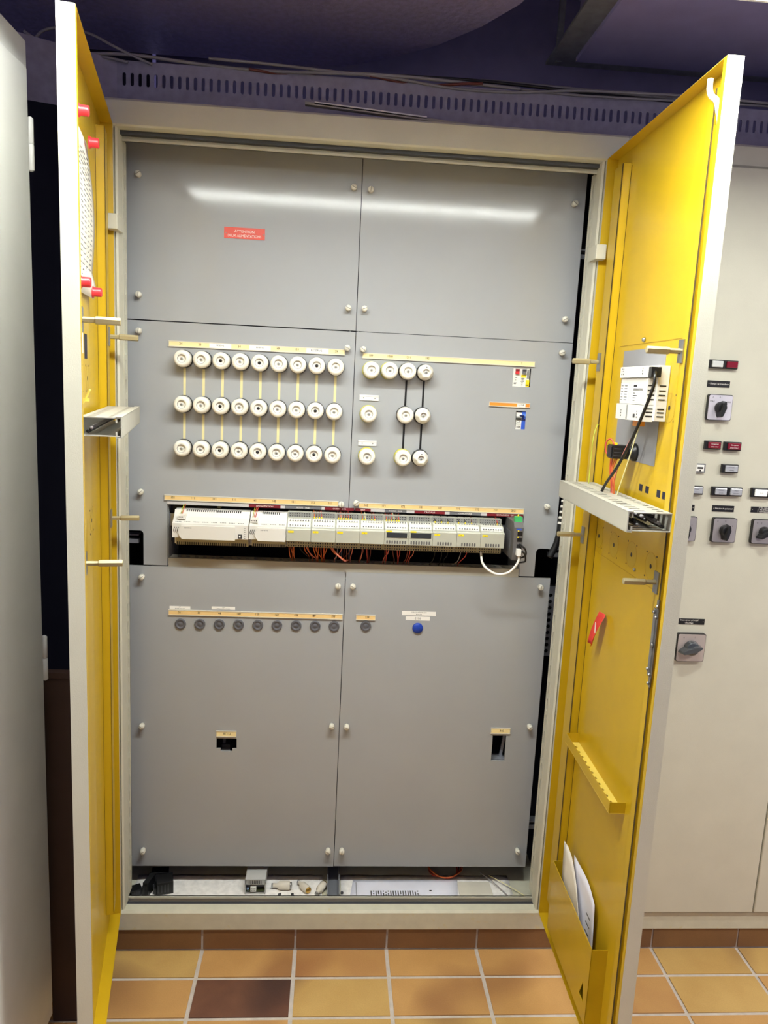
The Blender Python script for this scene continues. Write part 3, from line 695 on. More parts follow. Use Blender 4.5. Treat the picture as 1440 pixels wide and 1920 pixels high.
strip('short beige label strip reading BT.1 2 over the stepped socket opening', p0[0], p1[0], p1[1], p0[1], PAPY, [('BT.1 2', X_(426, 1374))])
p0, p1 = at(920.5, 1364, PY), at(956, 1375.5, PY)
strip('short beige label strip reading 315 over the tall dark opening', p0[0], p1[0], p1[1], p0[1], PAPY, [('315', X_(940, 1369))])
p0, p1 = at(917.3, 752, PY), at(993, 764.5, PY)
strip('orange label strip with a white insert reading Q168', p0[0], p1[0], p1[1]-.001, p0[1]-.001, PAPO, [('Q168', X_(977, 757), .0056)], [(X_(969.5, 757), X_(985, 757))])
for lab, a, b in (('upper blank white aluminium plate with two rivets', (674.3, 740), (709.6, 752)), ('lower blank white aluminium plate with two rivets', (671.9, 825), (705.4, 836.5))):
    p0, p1 = at(*a, PY), at(*b, PY)
    t = thing('blank_label_holder', lab, 'label holder', (p0[0], PY, p1[1]), group='blank white plates')
    m = MB(); m.box(p0[0], p1[0], PY-.003, PY, p1[1], p0[1], mat('white anodised plate', (226, 224, 222), .35)); m.box(p0[0], p1[0], PY-.0042, PY-.003, p0[1]-.003, p0[1], WHITE); m.build('plate', t)
    m = MB()
    for f in (.22, .8): m.lathe((p0[0]+(p1[0]-p0[0])*f, PY-.003, (p0[1]+p1[1])/2-.0005), [(.0016, 0), (0, .0012)], SWG, 'y', 8)
    m.build('rivet', t)
# coloured name strips under the numbers
def cstrip(lab, segs, py, name='coloured_strip'):
    t = thing(name, lab, 'label strip')
    m = MB(); mt = MB()
    for x0, x1, mtl, tx in segs:
        a, b = X_(x0, py), X_(x1, py); m.box(a, b, PY-.0028, PY+.001, 1.2725, 1.2805, mtl)
        if tx: mt.text(tx, (a+b)/2, 1.2765, .0042, PY-.003, INKW, wide=1.2)
    t.location = (X_((segs[0][0]+segs[-1][1])/2, py), PY, 1.2765)
    m.build('band', t); mt.build('lettering', t)
W0 = mat('pale strip', (200, 196, 194), .5)
cstrip('thin band of pale, dark red and grey tags below the numbers 101 to 161', [(314, 466.8, W0, None), (466.8, 526, DRED, 'ANTICIPATION'), (526, 534.5, W0, None), (534.5, 603, GSTRIP, 'BOUE   SUD'), (603, 609, W0, None), (609, 664, DRED, 'OUEST  ECS')], 950)
cstrip('thin band of dark red and grey tags below the numbers 162 to 212', [(666, 695, DRED, 'EXT'), (695, 721, W0, None), (721, 762, GSTRIP, 'NORD  ECS'), (762, 777, W0, None), (777, 834, DRED, 'CASCADE'), (834, 843, W0, None), (843, 902, GSTRIP, 'CHAUFFERIE'), (902, 913, W0, None), (913, 981, DRED, 'CHAUDIERE  G2')], 958)
m = MB()
# stickers
def sticker(lab, a, b, lines, hh):
    p0, p1 = at(*a, PY), at(*b, PY); t = thing('sticker', lab, 'sticker', (p0[0], PY, p1[1]))
    m = MB(); m.box(p0[0], p1[0], PY-.0005, PY, p1[1], p0[1], WHITE); m.build('backing', t)
    m = MB(); n = len(lines)
    for i, l in enumerate(lines): m.text(l, p0[0]+(p1[0]-p0[0])*.5, p0[1]-(p0[1]-p1[1])*(i+.5)/n, hh, PY-.0007, INK, wide=1.)
    m.build('lettering', t)
sticker('white sticker at the left above the label strip numbered 26', (318, 1136), (356.8, 1142.8), ['E26', 'POMPE BALLON'], .0028)
sticker('white sticker above the number 44 on the label strip', (396.8, 1137), (440.8, 1143.5), ['E44', 'CIRCULATEUR RADIA'], .0028)
sticker('wide white sticker reading CIRCULATION SUR BOILER', (754, 1145.5), (817, 1155), ['CIRCULATION SUR', 'BOILER'], .0038)
sticker('white sticker reading E190 above the blue plug', (761, 1155.5), (805.7, 1163.8), ['E190'], .0065)
# red warning plate
p0, p1 = at(420.5, 425, PY), at(496.5, 449, PY)
zb = at(421, 446, PY)[1]
t = thing('warning_plate', 'red engraved plate reading ATTENTION DEUX ALIMENTATIONS', 'sign', ((p0[0]+p1[0])/2, PY, zb))
m = MB(); m.box(p0[0], p1[0], PY-.0015, PY, zb, p0[1], REDS); m.build('plate', t)
m = MB(); cx = (p0[0]+p1[0])/2; m.text('ATTENTION', cx, p0[1]-.010, .0068, PY-.0017, INKW, wide=1.0); m.text('DEUX ALIMENTATIONS', cx, p0[1]-.0212, .0068, PY-.0017, INKW, wide=.88)
m.build('lettering', t)
m = MB()
for x in (p0[0]+.005, p1[0]-.004): m.lathe((x, PY-.0015, (p0[1]+zb)/2-.001), [(.0016, 0), (0, .001)], INKW, 'y', 8)
m.build('rivet', t)
# grey and blue plugs
pg = None
for k, nm in enumerate(['26', '34', '44', '149', '159', '169', '179', '189', '199', '219']):
    x = .1332+k*.05463 if k < 9 else .662; z = .9275+.0006*k if k < 9 else .9355
    lab = 'dark grey round plug under the number %s' % nm
    if pg is None:
        pg = thing('round_plug', lab, 'plug', (x, PY, z), group='grey round plugs on the lower panels')
        m = MB(); m.lathe((x, PY, z), [(.0152, 0), (.0152, .0035), (.014, .005), (.0105, .005), (.0095, .0035), (.006, .0035), (.005, .0045), (0, .0045)], CAPG, 'y', 28); m.build('plug_disc', pg)
    else: dup(pg, (x, PY, z), lab)
t = thing('blue_plug', 'bright blue round plug under the sticker reading E190', 'plug', (.8135, PY, .9335))
m = MB(); m.lathe((.8135, PY, .9335), [(.0155, 0), (.0155, .0035), (.0145, .0055), (0, .0058)], BLUE, 'y', 28); m.build('plug_disc', t)

# ------------------------------------------------------------------ breakers behind the cut-outs
x0, x1, z0, z1 = b1; w = x1-x0; h = z1-z0
t = thing('residual_current_breaker', 'white and yellow breaker with red and grey toggles in the upper right opening', 'breaker', (x0+w/2, PY, z0))
m = MB(); m.box(x0-.012, x0+w*.93, PY+.002, PY+.06, z0-.02, z1+.002, MODT); m.build('case', t)
Yf = PY+.0018
m = MB(); m.box(x0+w*.13, x0+w*.33, Yf-.006, Yf, z0+h*.68, z0+h*.86, RED); m.box(x0+w*.13, x0+w*.33, Yf-.008, Yf, z0+h*.84, z0+h*.95, DRED); m.build('red_toggle', t)
m = MB(); m.box(x0+w*.52, x0+w*.72, Yf-.006, Yf, z0+h*.68, z0+h*.86, GSTRIP); m.box(x0+w*.52, x0+w*.72, Yf-.008, Yf, z0+h*.84, z0+h*.95, DARKG); m.build('grey_toggle', t)
m = MB(); m.box(x0+w*.47, x0+w*.75, Yf-.0005, Yf, z0+h*.5, z0+h*.66, YLAB); m.box(x0+w*.75, x0+w*.94, Yf-.002, Yf, z0+h*.02, z0+h*.38, YLAB); m.box(x0+w*.75, x0+w*.9, Yf-.0022, Yf, z0+h*.07, z0+h*.12, INK)
m.box(x0+w*.79, x0+w*.92, Yf-.0005, Yf, z0+h*.45, z0+h*.92, MODG); m.build('yellow_test_button', t)
m = MB()
for a, b, c in ((.14, .24, .46), (.14, .2, .34), (.08, .24, .18), (.08, .2, .13), (.48, .66, .44), (.5, .62, .36), (.45, .66, .28), (.5, .6, .2), (.52, .58, .1)): m.box(x0+w*a, x0+w*b, Yf-.0006, Yf-.0001, z0+h*c, z0+h*(c+.03), SWG)
m.build('printed_marks', t)
x0, x1, z0, z1 = b2; w = x1-x0; h = z1-z0
t = thing('miniature_circuit_breaker', 'grey and blue breaker in the opening under the orange label strip', 'breaker', (x0+w/2, PY, z0))
m = MB(); m.box(x0+.002, x0+w*.62, PY+.002, PY+.06, z0-.02, z1-.004, MODT); m.build('case', t)
m = MB(); m.box(x0+w*.62, x1+.004, PY+.002, PY+.05, z0-.02, z1-.002, BLUE2); m.box(x0+w*.66, x1, PY, PY+.002, z0+h*.72, z0+h*.86, mat('light blue', (96, 140, 226), .4)); m.box(x0+w*.62, x1, PY-.0005, PY+.002, z0+h*.5, z0+h*.6, mat('navy', (14, 26, 90), .4)); m.build('blue_auxiliary_block', t)
m = MB(); m.box(x0+w*.06, x0+w*.6, Yf-.006, Yf, z0+h*.62, z0+h*.70, MODG); m.box(x0+w*.06, x0+w*.56, Yf-.003, Yf, z0+h*.52, z0+h*.60, BLACK); m.box(x0+w*.4, x0+w*.8, Yf-.009, Yf, z0+h*.72, z0+h*.78, mat('navy', (14, 26, 90), .4)); m.build('toggle', t)
m = MB(); m.text('C6', x0+w*.3, z0+h*.42, .006, Yf-.0003, INK); m.text('188', x0+w*.32, z0+h*.12, .006, Yf-.0003, INK); m.box(x0+w*.08, x0+w*.56, Yf-.0004, Yf, z0+h*.26, z0+h*.29, SWG); m.build('printed_marks', t)
# socket and bracket behind the lower openings
x, z = at(424.5, 1403, PY+.03)
t = thing('timer_plug', 'small grey and black plug seen inside the stepped opening', 'connector', (x, PY+.03, z-.02))
m = MB(); m.box(x-.014, x+.012, PY+.02, PY+.07, z-.012, z-.001, MODG); 
for k in range(4): m.box(x-.012+k*.0035, x-.010+k*.0035, PY+.0195, PY+.02, z-.009, z-.004, INK)
m.lathe((x+.003, PY+.02, z-.006), [(.0028, 0), (0, .0006)], INK, 'y', 10); m.build('terminal_face', t)
m = MB(); m.box(x-.013, x+.011, PY+.03, PY+.07, z-.001, z+.012, DARKG); m.box(x-.012, x-.004, PY+.04, PY+.05, z+.012, z+.045, SWG); m.build('plug_body', t)
x, z = at(934, 1420, PY+.02)
t = thing('inner_bracket', 'grey angled bracket glimpsed in the tall dark opening', 'bracket', (x, PY+.03, z))
m = MB(); m.box(x-.03, x+.02, PY+.012, PY+.05, z-.016, z-.002, GALV); m.build('foot', t)
m = MB(); m.add([(x+.004, PY+.03, z-.01), (x+.012, PY+.03, z-.01), (x+.022, PY+.03, z+.075), (x+.014, PY+.03, z+.075), (x+.004, PY+.036, z-.01), (x+.012, PY+.036, z-.01), (x+.022, PY+.036, z+.075), (x+.014, PY+.036, z+.075)],
    [(0, 1, 2, 3), (4, 7, 6, 5), (0, 4, 5, 1), (1, 5, 6, 2), (2, 6, 7, 3), (3, 7, 4, 0)], GALV); m.build('strut', t)

# ------------------------------------------------------------------ controller row in the opening
FY = .085
m = MB(); m.box(.095, 1.10, .190, .20, 1.16, 1.27, BLACK); m.box(.08, 1.12, .17, .19, 1.208, 1.243, STEEL); o = m.build('mounting_rail_plate'); tag(o, 'black backing plate with steel mounting rail behind the row of modules', 'mounting rail')
for a, b in ((.097, .0985), (1.0995, 1.1010)): m = MB(); m.box(a, b, PY+.004, PY+.14, 1.10, 1.272, PANEL); m.build('opening_cheek', cab)
t = thing('wiring_duct', 'long pale grey wiring duct lying under the row of modules', 'wiring duct', (.6, .2, 1.098))
m = MB(); m.box(.0993, 1.0990, PY, PY+.003, 1.094, 1.1195, DUCTP); m.box(.0993, 1.099, PY-.001, PY+.012, 1.1165, 1.1195, DUCTP); m.build('duct_lid', t)
m = MB(); m.plate(rect(.0993, 1.099, PY+.012, .205), [[(.12+i*.024, PY+.022), (.131+i*.024, PY+.022), (.126+i*.024, .195), (.115+i*.024, .195)] for i in range(40)], DUCTP, 1.1150, 1.1168, XY)
m.box(.0993, 1.099, .203, .205, 1.06, 1.115, DUCTP); m.build('slotted_wall', t)
m = MB(); m.box(.097, .0975, .1, .1, 1, 1, DUCTP)
def controller(label, x0, x1, zt, zb, cover_x, port):
    t = thing('building_controller', label, 'controller', ((x0+x1)/2, .17, zb-.02)); 
    m = MB(); m.prism([(.17, zb-.024), (.17, 1.262), (.128, 1.262), (.118, 1.2455), (.095, zt+.002), (FY+.005, zt), (FY+.005, zb), (.11, zb), (.125, zb-.006), (.125, zb-.024)], MODW, x0, x1, 'x'); m.build('case', t)
    n = int((x1-x0-.05)/.0056)
    m = MB()
    for i in range(n): m.box(x0+.032+i*.0056, x0+.0345+i*.0056, .1255, .14, 1.2535, 1.2625, BLACK)
    m.build('upper_vents', t)
    m = MB(); m.box(x0+.006, x1-.002, .112, .126, zb-.024, zb-.0005, TAN); 
    for i in range(int((x1-x0-.01)/.0056)): m.box(x0+.009+i*.0056, x0+.0118+i*.0056, .1110, .1125, zb-.024, zb-.016, BLACK)
    m.build('lower_comb', t)
    m = MB()
    for g in range(int((x1-x0)/.024)):
        for q in range(4): m.box(x0+.008+g*.024+q*.0042, x0+.0105+g*.024+q*.0042, .0955, .097, zt+.0035, zt+.005, MODG)
    m.build('terminal_marks', t)
    c0, c1 = cover_x
    pl = [(c0+.010, zb-.003), (c1, zb-.003), (c1, zt-.004), (c0+.008, zt-.004)]+[(c0+.010-.010*math.sin(math.pi*k/8), zt-.004-(zt-zb-.001)*k/8) for k in range(1, 8)]
    m = MB(); m.plate(pl, [], MODW, FY-.002, FY+.006, XZ); cv = m.build('front_cover', t, bevel=.0008)
    m = MB(); m.text('SIEMENS', c0+.026, zt-.0105, .0034, FY-.0022, DARKG, wide=1.15); m.build('lettering', t)
    m = MB()
    for k in range(3):
        xx = c0-.012+k*.005
        m.tube([(xx+.002, FY+.0045, zt-.010), (xx-.001, FY+.0045, (zt+zb)/2), (xx+.002, FY+.0045, zb+.014)], .0008, INK, 5, 4)
    m.build('speaker_slots', t)
    if port:
        a, z_ = port
        m = MB(); m.box(a-.005, a+.006, FY+.003, FY+.0048, z_-.006, z_+.005, DARKG); m.box(a-.002, a+.002, FY+.002, FY+.0048, z_-.003, z_+.002, WHITE)
        for k in range(6): m.box(a+.012, a+.0145, FY+.0042, FY+.0048, z_-.006+k*.0055, z_-.0045+k*.0055, SWG)
        m.build('service_port', t)
    return t
t1 = controller('widest white controller at the left end of the module row', .1215, .326, 1.2305, 1.1915, (.1385, .2905), (.3035, 1.2005))
t2 = controller('shorter white controller directly right of the widest one', .3285, .4290, 1.2310, 1.1930, (.3435, .4275), None)
def plug(par, x, z, n, cols):
    m = MB(); m.box(x-.010, x+.010, .098, .124, z-.002, z+.010, MODT)
    for k in range(n): m.box(x-.008+k*.0045, x-.0055+k*.0045, .0975, .0985, z+.002, z+.0045, INK)
    m.build('plug_terminal', par)
    for k, c in enumerate(cols):
        m = MB(); m.tube([(x-.005+k*.004, .112, z+.010), (x-.004+k*.004, .125, z+.020), (x-.003+k*.005, .17, z+.04)], .0011, c, 5, 4); m.build('wire', par)
plug(t1, .1455, 1.2435, 3, [YGW, OR]); plug(t2, .3400, 1.2400, 4, [YGW, OR, REDW])
m = MB(); m.box(.232, .240, .16, .20, 1.262, 1.29, mat('dark tan', (120, 108, 70), .6)); m.build('rail_clip', t1)
iomods = []
MW = .0672
def io_module(k):
    x0 = .4298+k*MW; x1 = x0+MW-.0006; zt = 1.2285+.0009*k; zb = 1.1925
    disp = k in (4, 5); knobs = k >= 4
    names = {0: 'first', 1: 'second', 2: 'third', 3: 'fourth'}
    lab = ('grey terminal module with a yellow tag, %s right of the white controllers' % names[k]) if k < 4 else \
          ({4: 'terminal module with dark display, the left one of the two with displays', 5: 'terminal module with dark display, the right one of the two with displays',
            6: 'terminal module with grey button slots just right of the two displays', 7: 'terminal module with grey button slots, second before the row end', 8: 'terminal module with grey button slots at the right end of the row'}[k])
    t = thing('terminal_module', lab, 'input output module', ((x0+x1)/2, .17, zb-.02), group='terminal modules in the row')
    m = MB(); m.prism([(.17, zb-.022), (.17, 1.266), (.135, 1.266), (.135, 1.252), (.118, 1.250), (.105, zt+.012), (.100, zt+.001), (FY+.002, zt), (FY, zt-.003), (FY, zb), (.11, zb), (.118, zb-.004), (.118, zb-.022)], MOD, x0, x1, 'x'); m.build('case', t, bevel=.0005)
    m = MB(); m.box(x0+.002, x1-.002, .1335, .135, 1.2515, 1.2655, MODG)
    for i in range(9):
        for j in range(2): m.lathe((x0+.0065+i*.0066, .1335, 1.2552+.0065*j), [(.0016, 0), (0, .0006)], BLACK, 'y', 6)
    m.build('upper_socket_row', t)
    m = MB()
    # sloping white terminal face
    m.prism([(.1185, 1.2505), (.1165, 1.2505), (.1035, zt+.0115), (.0985, zt+.0015), (.1005, zt+.0010)], MODT, x0+.003, x1-.003, 'x')
    for i in range(8):
        xx = x0+.0075+i*.0070
        for zz, yy in ((zt+.0175, .1085), (zt+.006, .0995)): m.box(xx, xx+.0032, yy-.0028, yy, zz, zz+.0022, SWG)
        m.box(xx+.001, xx+.0032, .1095, .111, zt+.0215, zt+.0228, MODG)
    m.build('upper_terminals', t)
    m = MB(); m.box(x0+.001, x1-.001, .1165, .1185, zb-.022, zb-.0045, TAN)
    for i in range(9):
        for j in range(2): m.box(x0+.004+i*.0068, x0+.0072+i*.0068, .1158, .1166, zb-.0205+.008*j, zb-.0165+.008*j, INNERD)
    m.build('lower_terminals', t)
    m = MB(); 
    if disp: m.plate(rrect(x0+.004, x0+.021, zt-.0045, zt-.0002, .0015), [], YLAB, FY-.0006, FY-.0001, XZ)
    else: m.plate(rrect(x0+.004, x0+.020, zt-.012, zt-.0065, .002), [], YLAB, FY-.0006, FY-.0001, XZ)
    zc = zt-.0023 if disp else zt-.0093
    m.build('yellow_tag', t)
    m = MB(); m.text(str(k+1) if k < 8 else '12', x0+.0118, zc, .0028, FY-.0008, INK); m.build('lettering', t)
    if disp:
        m = MB(); m.box(x0+.006, x1-.004, FY-.0012, FY, zt-.0195, zt-.0055, SCREEN); m.build('display', t)
    if knobs:
        m = MB(); n = 8 if disp else 6; xs = x0+(.008 if disp else .0155)
        for i in range(n): m.plate(slot(xs+i*.0072, zb+.0075, .0040, .0098), [], SWG, FY-.0008, FY, XZ)
        m.build('button_slots', t)
    return t
for k in range(9): iomods.append(io_module(k))
# yellow ferrules and brown wires on top, orange ones below
def topw(k, cols):
    t = iomods[k]; x0 = .4298+k*MW
    for i, (f, c) in enumerate(cols):
        x = x0+.004+f*(MW-.010)
        m = MB(); m.lathe((x, .126, 1.2475), [(.0018, 0), (.0018, .008), (0, .008)], YLAB, 'z', 6, sign=1); m.build('ferrule', t)
        m = MB(); m.tube([(x, .126, 1.2555), (x-.001, .135, 1.263), (x-.004+.002*(i % 3), .165, 1.275), (x-.006, .19, 1.29)], .0011, c, 5, 4); m.build('wire', t)
topw(1, [(.05, OR), (.17, BRW), (.29, BRW), (.40, REDW)])
topw(2, [(.05, BRW), (.17, PINK), (.29, BRW), (.42, BRW), (.54, REDW), (.66, BRW)])
topw(3, [(.05, OR), (.18, CREAM), (.50, BRW), (.64, REDW)])
topw(4, [(.05, REDW), (.17, BRW), (.30, REDW), (.42, CREAM), (.55, BRW), (.66, REDW)])
topw(6, [(.10, BLK), (.42, BLK), (.75, BLK)]); topw(7, [(.10, BLK), (.42, BLK), (.75, BRW)]); topw(8, [(.86, REDW)])
def botw(k, cols):
    t = iomods[k]; x0 = .4298+k*MW
    for i, (f, c, sp, big) in enumerate(cols):
        x = x0+.003+f*(MW-.008); zt = 1.176
        m = MB(); y1 = .132+.012*(i % 3)
        pts = [(x, .122, zt), (x+sp*.3, .124-(.012 if big else .002), 1.158), (x+sp*.8, y1-(.02 if big else 0), 1.140-(.004 if big else 0)), (x+sp*1.05, .165, 1.126), (x+sp, .185, 1.108)]
        m.tube(pts, .0013 if not big else .0017, c, 5, 5); m.build('wire', t)
botw(0, [(.05, OR, .004, 0), (.12, OR, .01, 0), (.25, OR, -.004, 0), (.28, OR, .001, 0), (.5, BLK, .03, 0), (.75, OR, .015, 0), (.82, PINK, .03, 0), (.92, OR, .014, 0)])
botw(1, [(.05, OR, .012, 0), (.12, OR, .02, 0), (.22, OR, .004, 0), (.33, OR, -.004, 0), (.42, OR, .002, 0), (.52, REDW, .004, 0), (.6, OR, -.004, 0), (.72, OR, -.012, 0), (.82, OR, .045, 1), (.86, PINK, .05, 1), (.9, OR, .048, 1)])
botw(2, [(.08, GCAB, -.004, 0), (.3, PINK, -.02, 0), (.38, BRW, .0, 0), (.5, BRW, .002, 0), (.72, BRW, -.02, 0), (.78, PINK, -.004, 0)])
botw(3, [(.12, PINK, -.004, 0), (.2, BRW, -.012, 0), (.3, REDW, .006, 0), (.36, BRW, .004, 0), (.5, BRW, .0, 0)])
botw(4, [(.05, BRW, .002, 0), (.12, REDW, .003, 0), (.25, PINK, -.012, 0), (.4, BRW, .01, 0), (.62, REDW, .008, 0), (.75, REDW, .002, 0)])
botw(5, [(.02, BRW, -.006, 0), (.12, REDW, -.004, 0), (.3, PINK, -.008, 0)])
botw(6, [(.2, BLK, -.006, 0), (.5, BLK, .002, 0), (.8, BLK, -.004, 0)])
botw(7, [(.3, GCAB, -.008, 0), (.6, REDW, -.015, 0)])
# industrial switch at the right end
x0, x1 = 1.0525, 1.0790; yf = .055
t = thing('network_switch', 'slim dark grey network box with green connector at the right end', 'network switch', ((x0+x1)/2, .12, 1.168))
m = MB(); m.prism([(yf, 1.187), (yf, 1.258), (yf+.012, 1.272), (.17, 1.272), (.17, 1.165), (yf+.006, 1.165)], SWG, x0, x1, 'x'); m.build('case', t, bevel=.001)
m = MB(); m.box(x0+.004, x1-.003, yf+.012, yf+.03, 1.272, 1.286, GREEN); m.build('green_connector', t)
m = MB(); m.lathe(((x0+x1)/2, yf+.02, 1.286), [(.002, 0), (.002, .006), (0, .006)], YLAB, 'z', 8, sign=1); m.build('ferrule', t)
for z in (1.242, 1.225, 1.207, 1.190):
    m = MB(); m.box(x0+.010, x1-.003, yf-.0006, yf+.002, z-.006, z+.005, BLACK); m.build('network_port', t)
m = MB(); m.box(x0+.006, x0+.021, yf-.0004, yf+.001, 1.2515, 1.2555, BLUE2)
for z in (1.248, 1.230): m.box(x0+.010, x0+.014, yf-.0008, yf, z+.000, z+.003, YLAB)
m.build('marks', t)
m = MB(); m.box(x0-.0006, x0, .085, .15, 1.19, 1.24, GSTRIP); m.build('side_label', t)
t = thing('network_cable', 'white network cable hanging in a loop under the module row right end', 'cable', (1.03, .07, 1.12))
xa, za = at(902.5, 1040, .11); pts = [(xa, .13, za+.02), (xa, .11, za-.004)]
for px_, py_, yy in ((905, 1056, .09), (915, 1068, .07), (932, 1076.5, .06), (952, 1074, .05), (966, 1062, .046), (972.5, 1050, .046), (972, 1041, .050)):
    q = at(px_, py_, yy); pts.append((q[0], yy, q[1]))
m = MB(); m.tube(pts, .0034, WCAB, 8); m.build('cable_jacket', t)
m = MB(); q = at(971, 1037, .05); m.box(q[0]-.005, q[0]+.006, .038, .056, q[1]-.006, q[1]+.012, WCAB); m.build('plug', t)
for k, (dy, lab) in enumerate(((0, 'black cable looping from the lowest port of the network box'), (1, 'black cable looping from the port above the lowest on the network box'))):
    t = thing('network_cable', lab, 'cable', (1.075, .05, 1.17), group='black cables on the network box')
    z = 1.200-.014*k
    m = MB(); m.tube([(1.071, .054, z+.012), (1.074, .040, z+.010), (1.083, .038, z+.002), (1.088, .046, z-.014-.004*k), (1.086, .07, z-.028), (1.080, .10, z-.036)], .0026, BLK, 8); m.build('cable_jacket', t)

# black cable bundle with white spiral at the right inside gap
t = thing('cable_bundle', 'black cable bundle wrapped in a white spiral beside the right post', 'cable', (1.21, .125, 1.2))
pts = [(*(lambda q: (q[0], .125, q[1]))(at(px_, py_, .125)),) for px_, py_ in ((1070, 860), (1064, 910), (1058, 950), (1052, 985), (1043, 1020), (1030, 1045))]
m = MB(); m.tube(pts, .0095, BLK, 10); m.build('cable_jacket', t)
m = MB()
for i in range(7):
    f = i/6; px_, py_ = 1063-10*f, 920+62*f; q = at(px_, py_, .125)
    m.lathe((q[0], .125, q[1]), [(.0102, -.0028), (.0112, -.0015), (.0112, .0025), (.0102, .004)], WCAB, (.14, .2, 1), 16, sign=1)
m.build('spiral_wrap', t)
t = thing('terminal_bar', 'dark perforated metal bar behind the lower right panel edge', 'terminal bar', (1.225, .22, .94))
p0, p1 = at(1040, 1100, .22), at(1024, 1230, .22)
m = MB(); m.plate(rect(1.205, 1.244, .832, 1.052), [circ(1.222, .848+.0195*i, .0062, 10) for i in range(10)], GALV, .22, .223, XZ); m.box(1.205, 1.244, .228, .24, .832, 1.052, BLACK); m.build('bar', t)

# ------------------------------------------------------------------ things lying in the bottom of the cabinet
TZ = .1005
m = MB(); g = [[(.0+.565*j/30, .085+.115*i/8, TZ+.0008+.001*math.sin(j*1.7+i)*math.cos(i*2.1+j*.4)) for j in range(31)] for i in range(9)]
m.sheet(g, .0006, SHEET); tag(m.build('lining_sheet'), 'crinkled white sheet lining the left half of the cabinet floor', 'sheet')
m = MB(); g = [[(.622+.53*j/20, .082+.118*i/6, TZ+.0008+.0008*math.sin(j*1.1+i)) for j in range(21)] for i in range(7)]
m.sheet(g, .0005, SHEET); tag(m.build('lining_sheet'), 'white sheet lining the right half of the cabinet floor', 'sheet')
t = thing('printed_document', 'printed white document lying flat at right on the cabinet floor', 'paper', (.8, .13, TZ+.003))
m = MB(); g = [[(.648+.012*i/6+.328*j/12, .090+.082*i/6, TZ+.0035+.0015*(j/12)) for j in range(13)] for i in range(7)]; m.sheet(g, .0006, PAPERB); m.build('sheet', t)
m = MB()
for i in range(20):
    for j in range(5): 
        if random.random() < .85: m.box(.712+i*.0075, .7155+i*.0075, .094+j*.0055, .0975+j*.0055, TZ+.0047, TZ+.0062, SWG)
m.box(.668, .6695, .10, .16, TZ+.0045, TZ+.005, SWG); m.box(.893, .900, .118, .122, TZ+.0054, TZ+.0062, INK); m.build('printed_lines', t)
m = MB(); m.box(.985, 1.088, .09, .165, TZ+.002, TZ+.004, mat('cream card', (214, 208, 194), .7)); tag(m.build('blank_card'), 'blank cream card lying right of the printed document', 'card')
# relays
def relay(x, y, rz, w, d, h, lab, tilt=0):
    t = thing('relay_socket', lab, 'relay', (x, y, TZ+.001), rz)
    m = LocalMB(); m.box(-w/2, w/2, -d/2, d/2, 0, h, BLACK); m.box(-w/2-.006, -w/2, -d/2+.004, d/2-.004, 0, h*.55, BLACK); m.build('housing', t, bevel=.0012)
    m = LocalMB()
    for k in range(4): 
        m.box(-w/2-.010, -w/2-.006, -d/2+.006+k*(d-.016)/3.2, -d/2+.011+k*(d-.016)/3.2, h*.1, h*.5, DARKG)
        m.box(-w/2+.003+k*(w-.01)/4, -w/2+.007+k*(w-.01)/4, -d/2-.001, -d/2+.001, h*.2, h*.8, DARKG)
    m.build('terminal_slots', t)
relay(.094, .128, .25, .048, .044, .040, 'largest black relay block in the pile at the left bottom corner')
relay(.050, .118, -.25, .016, .046, .046, 'slim upright black relay block standing in the left bottom pile')
relay(.012, .112, .5, .034, .030, .020, 'low black relay block nearest the left post at the bottom')
relay(.070, .175, .1, .05, .03, .034, 'black relay block lying behind the others in the left bottom pile')
# power supply
t = thing('power_supply', 'silver perforated power supply unit lying on the cabinet floor', 'power supply', (.364, .2, TZ+.001))
m = MB(); X0, X1 = .3345, .3945
m.box(X0, X1, .130, .28, .102, .150, ALU2); m.box(X0, X1, .108, .13, .102, .106, ALU2); m.box(X0, X0+.0015, .108, .13, .102, .150, ALU2); m.box(X1-.0015, X1, .108, .13, .102, .150, ALU2); m.box(X0, X1, .108, .1095, .134, .150, mat('bright alu', (206, 206, 204), .35, metal=.4)); m.box(X0, X1, .108, .13, .149, .1505, ALU2); m.build('case', t)
m = MB()
for i in range(8): m.box(X0+.011+i*.0050, X0+.0132+i*.0050, .1074, .1082, .1365, .1475, BLACK)
m.build('vent_slots', t)
m = MB(); m.box(X0+.003, X1-.004, .110, .128, .110, .112, mat('circuit board', (60, 66, 36), .5)); m.box(X0+.016, X0+.033, .106, .118, .1115, .127, MODT)
for i in range(3):
    for j in range(2): m.box(X0+.018+i*.005, X0+.0205+i*.005, .1055, .1062, .1140+j*.006, .117+j*.006, SWG)
m.lathe((X0+.008, .115, .112), [(.004, 0), (.004, .009), (0, .009)], mat('capacitor', (120, 140, 170), .3), 'z', 12, sign=1); m.build('terminal_block', t)
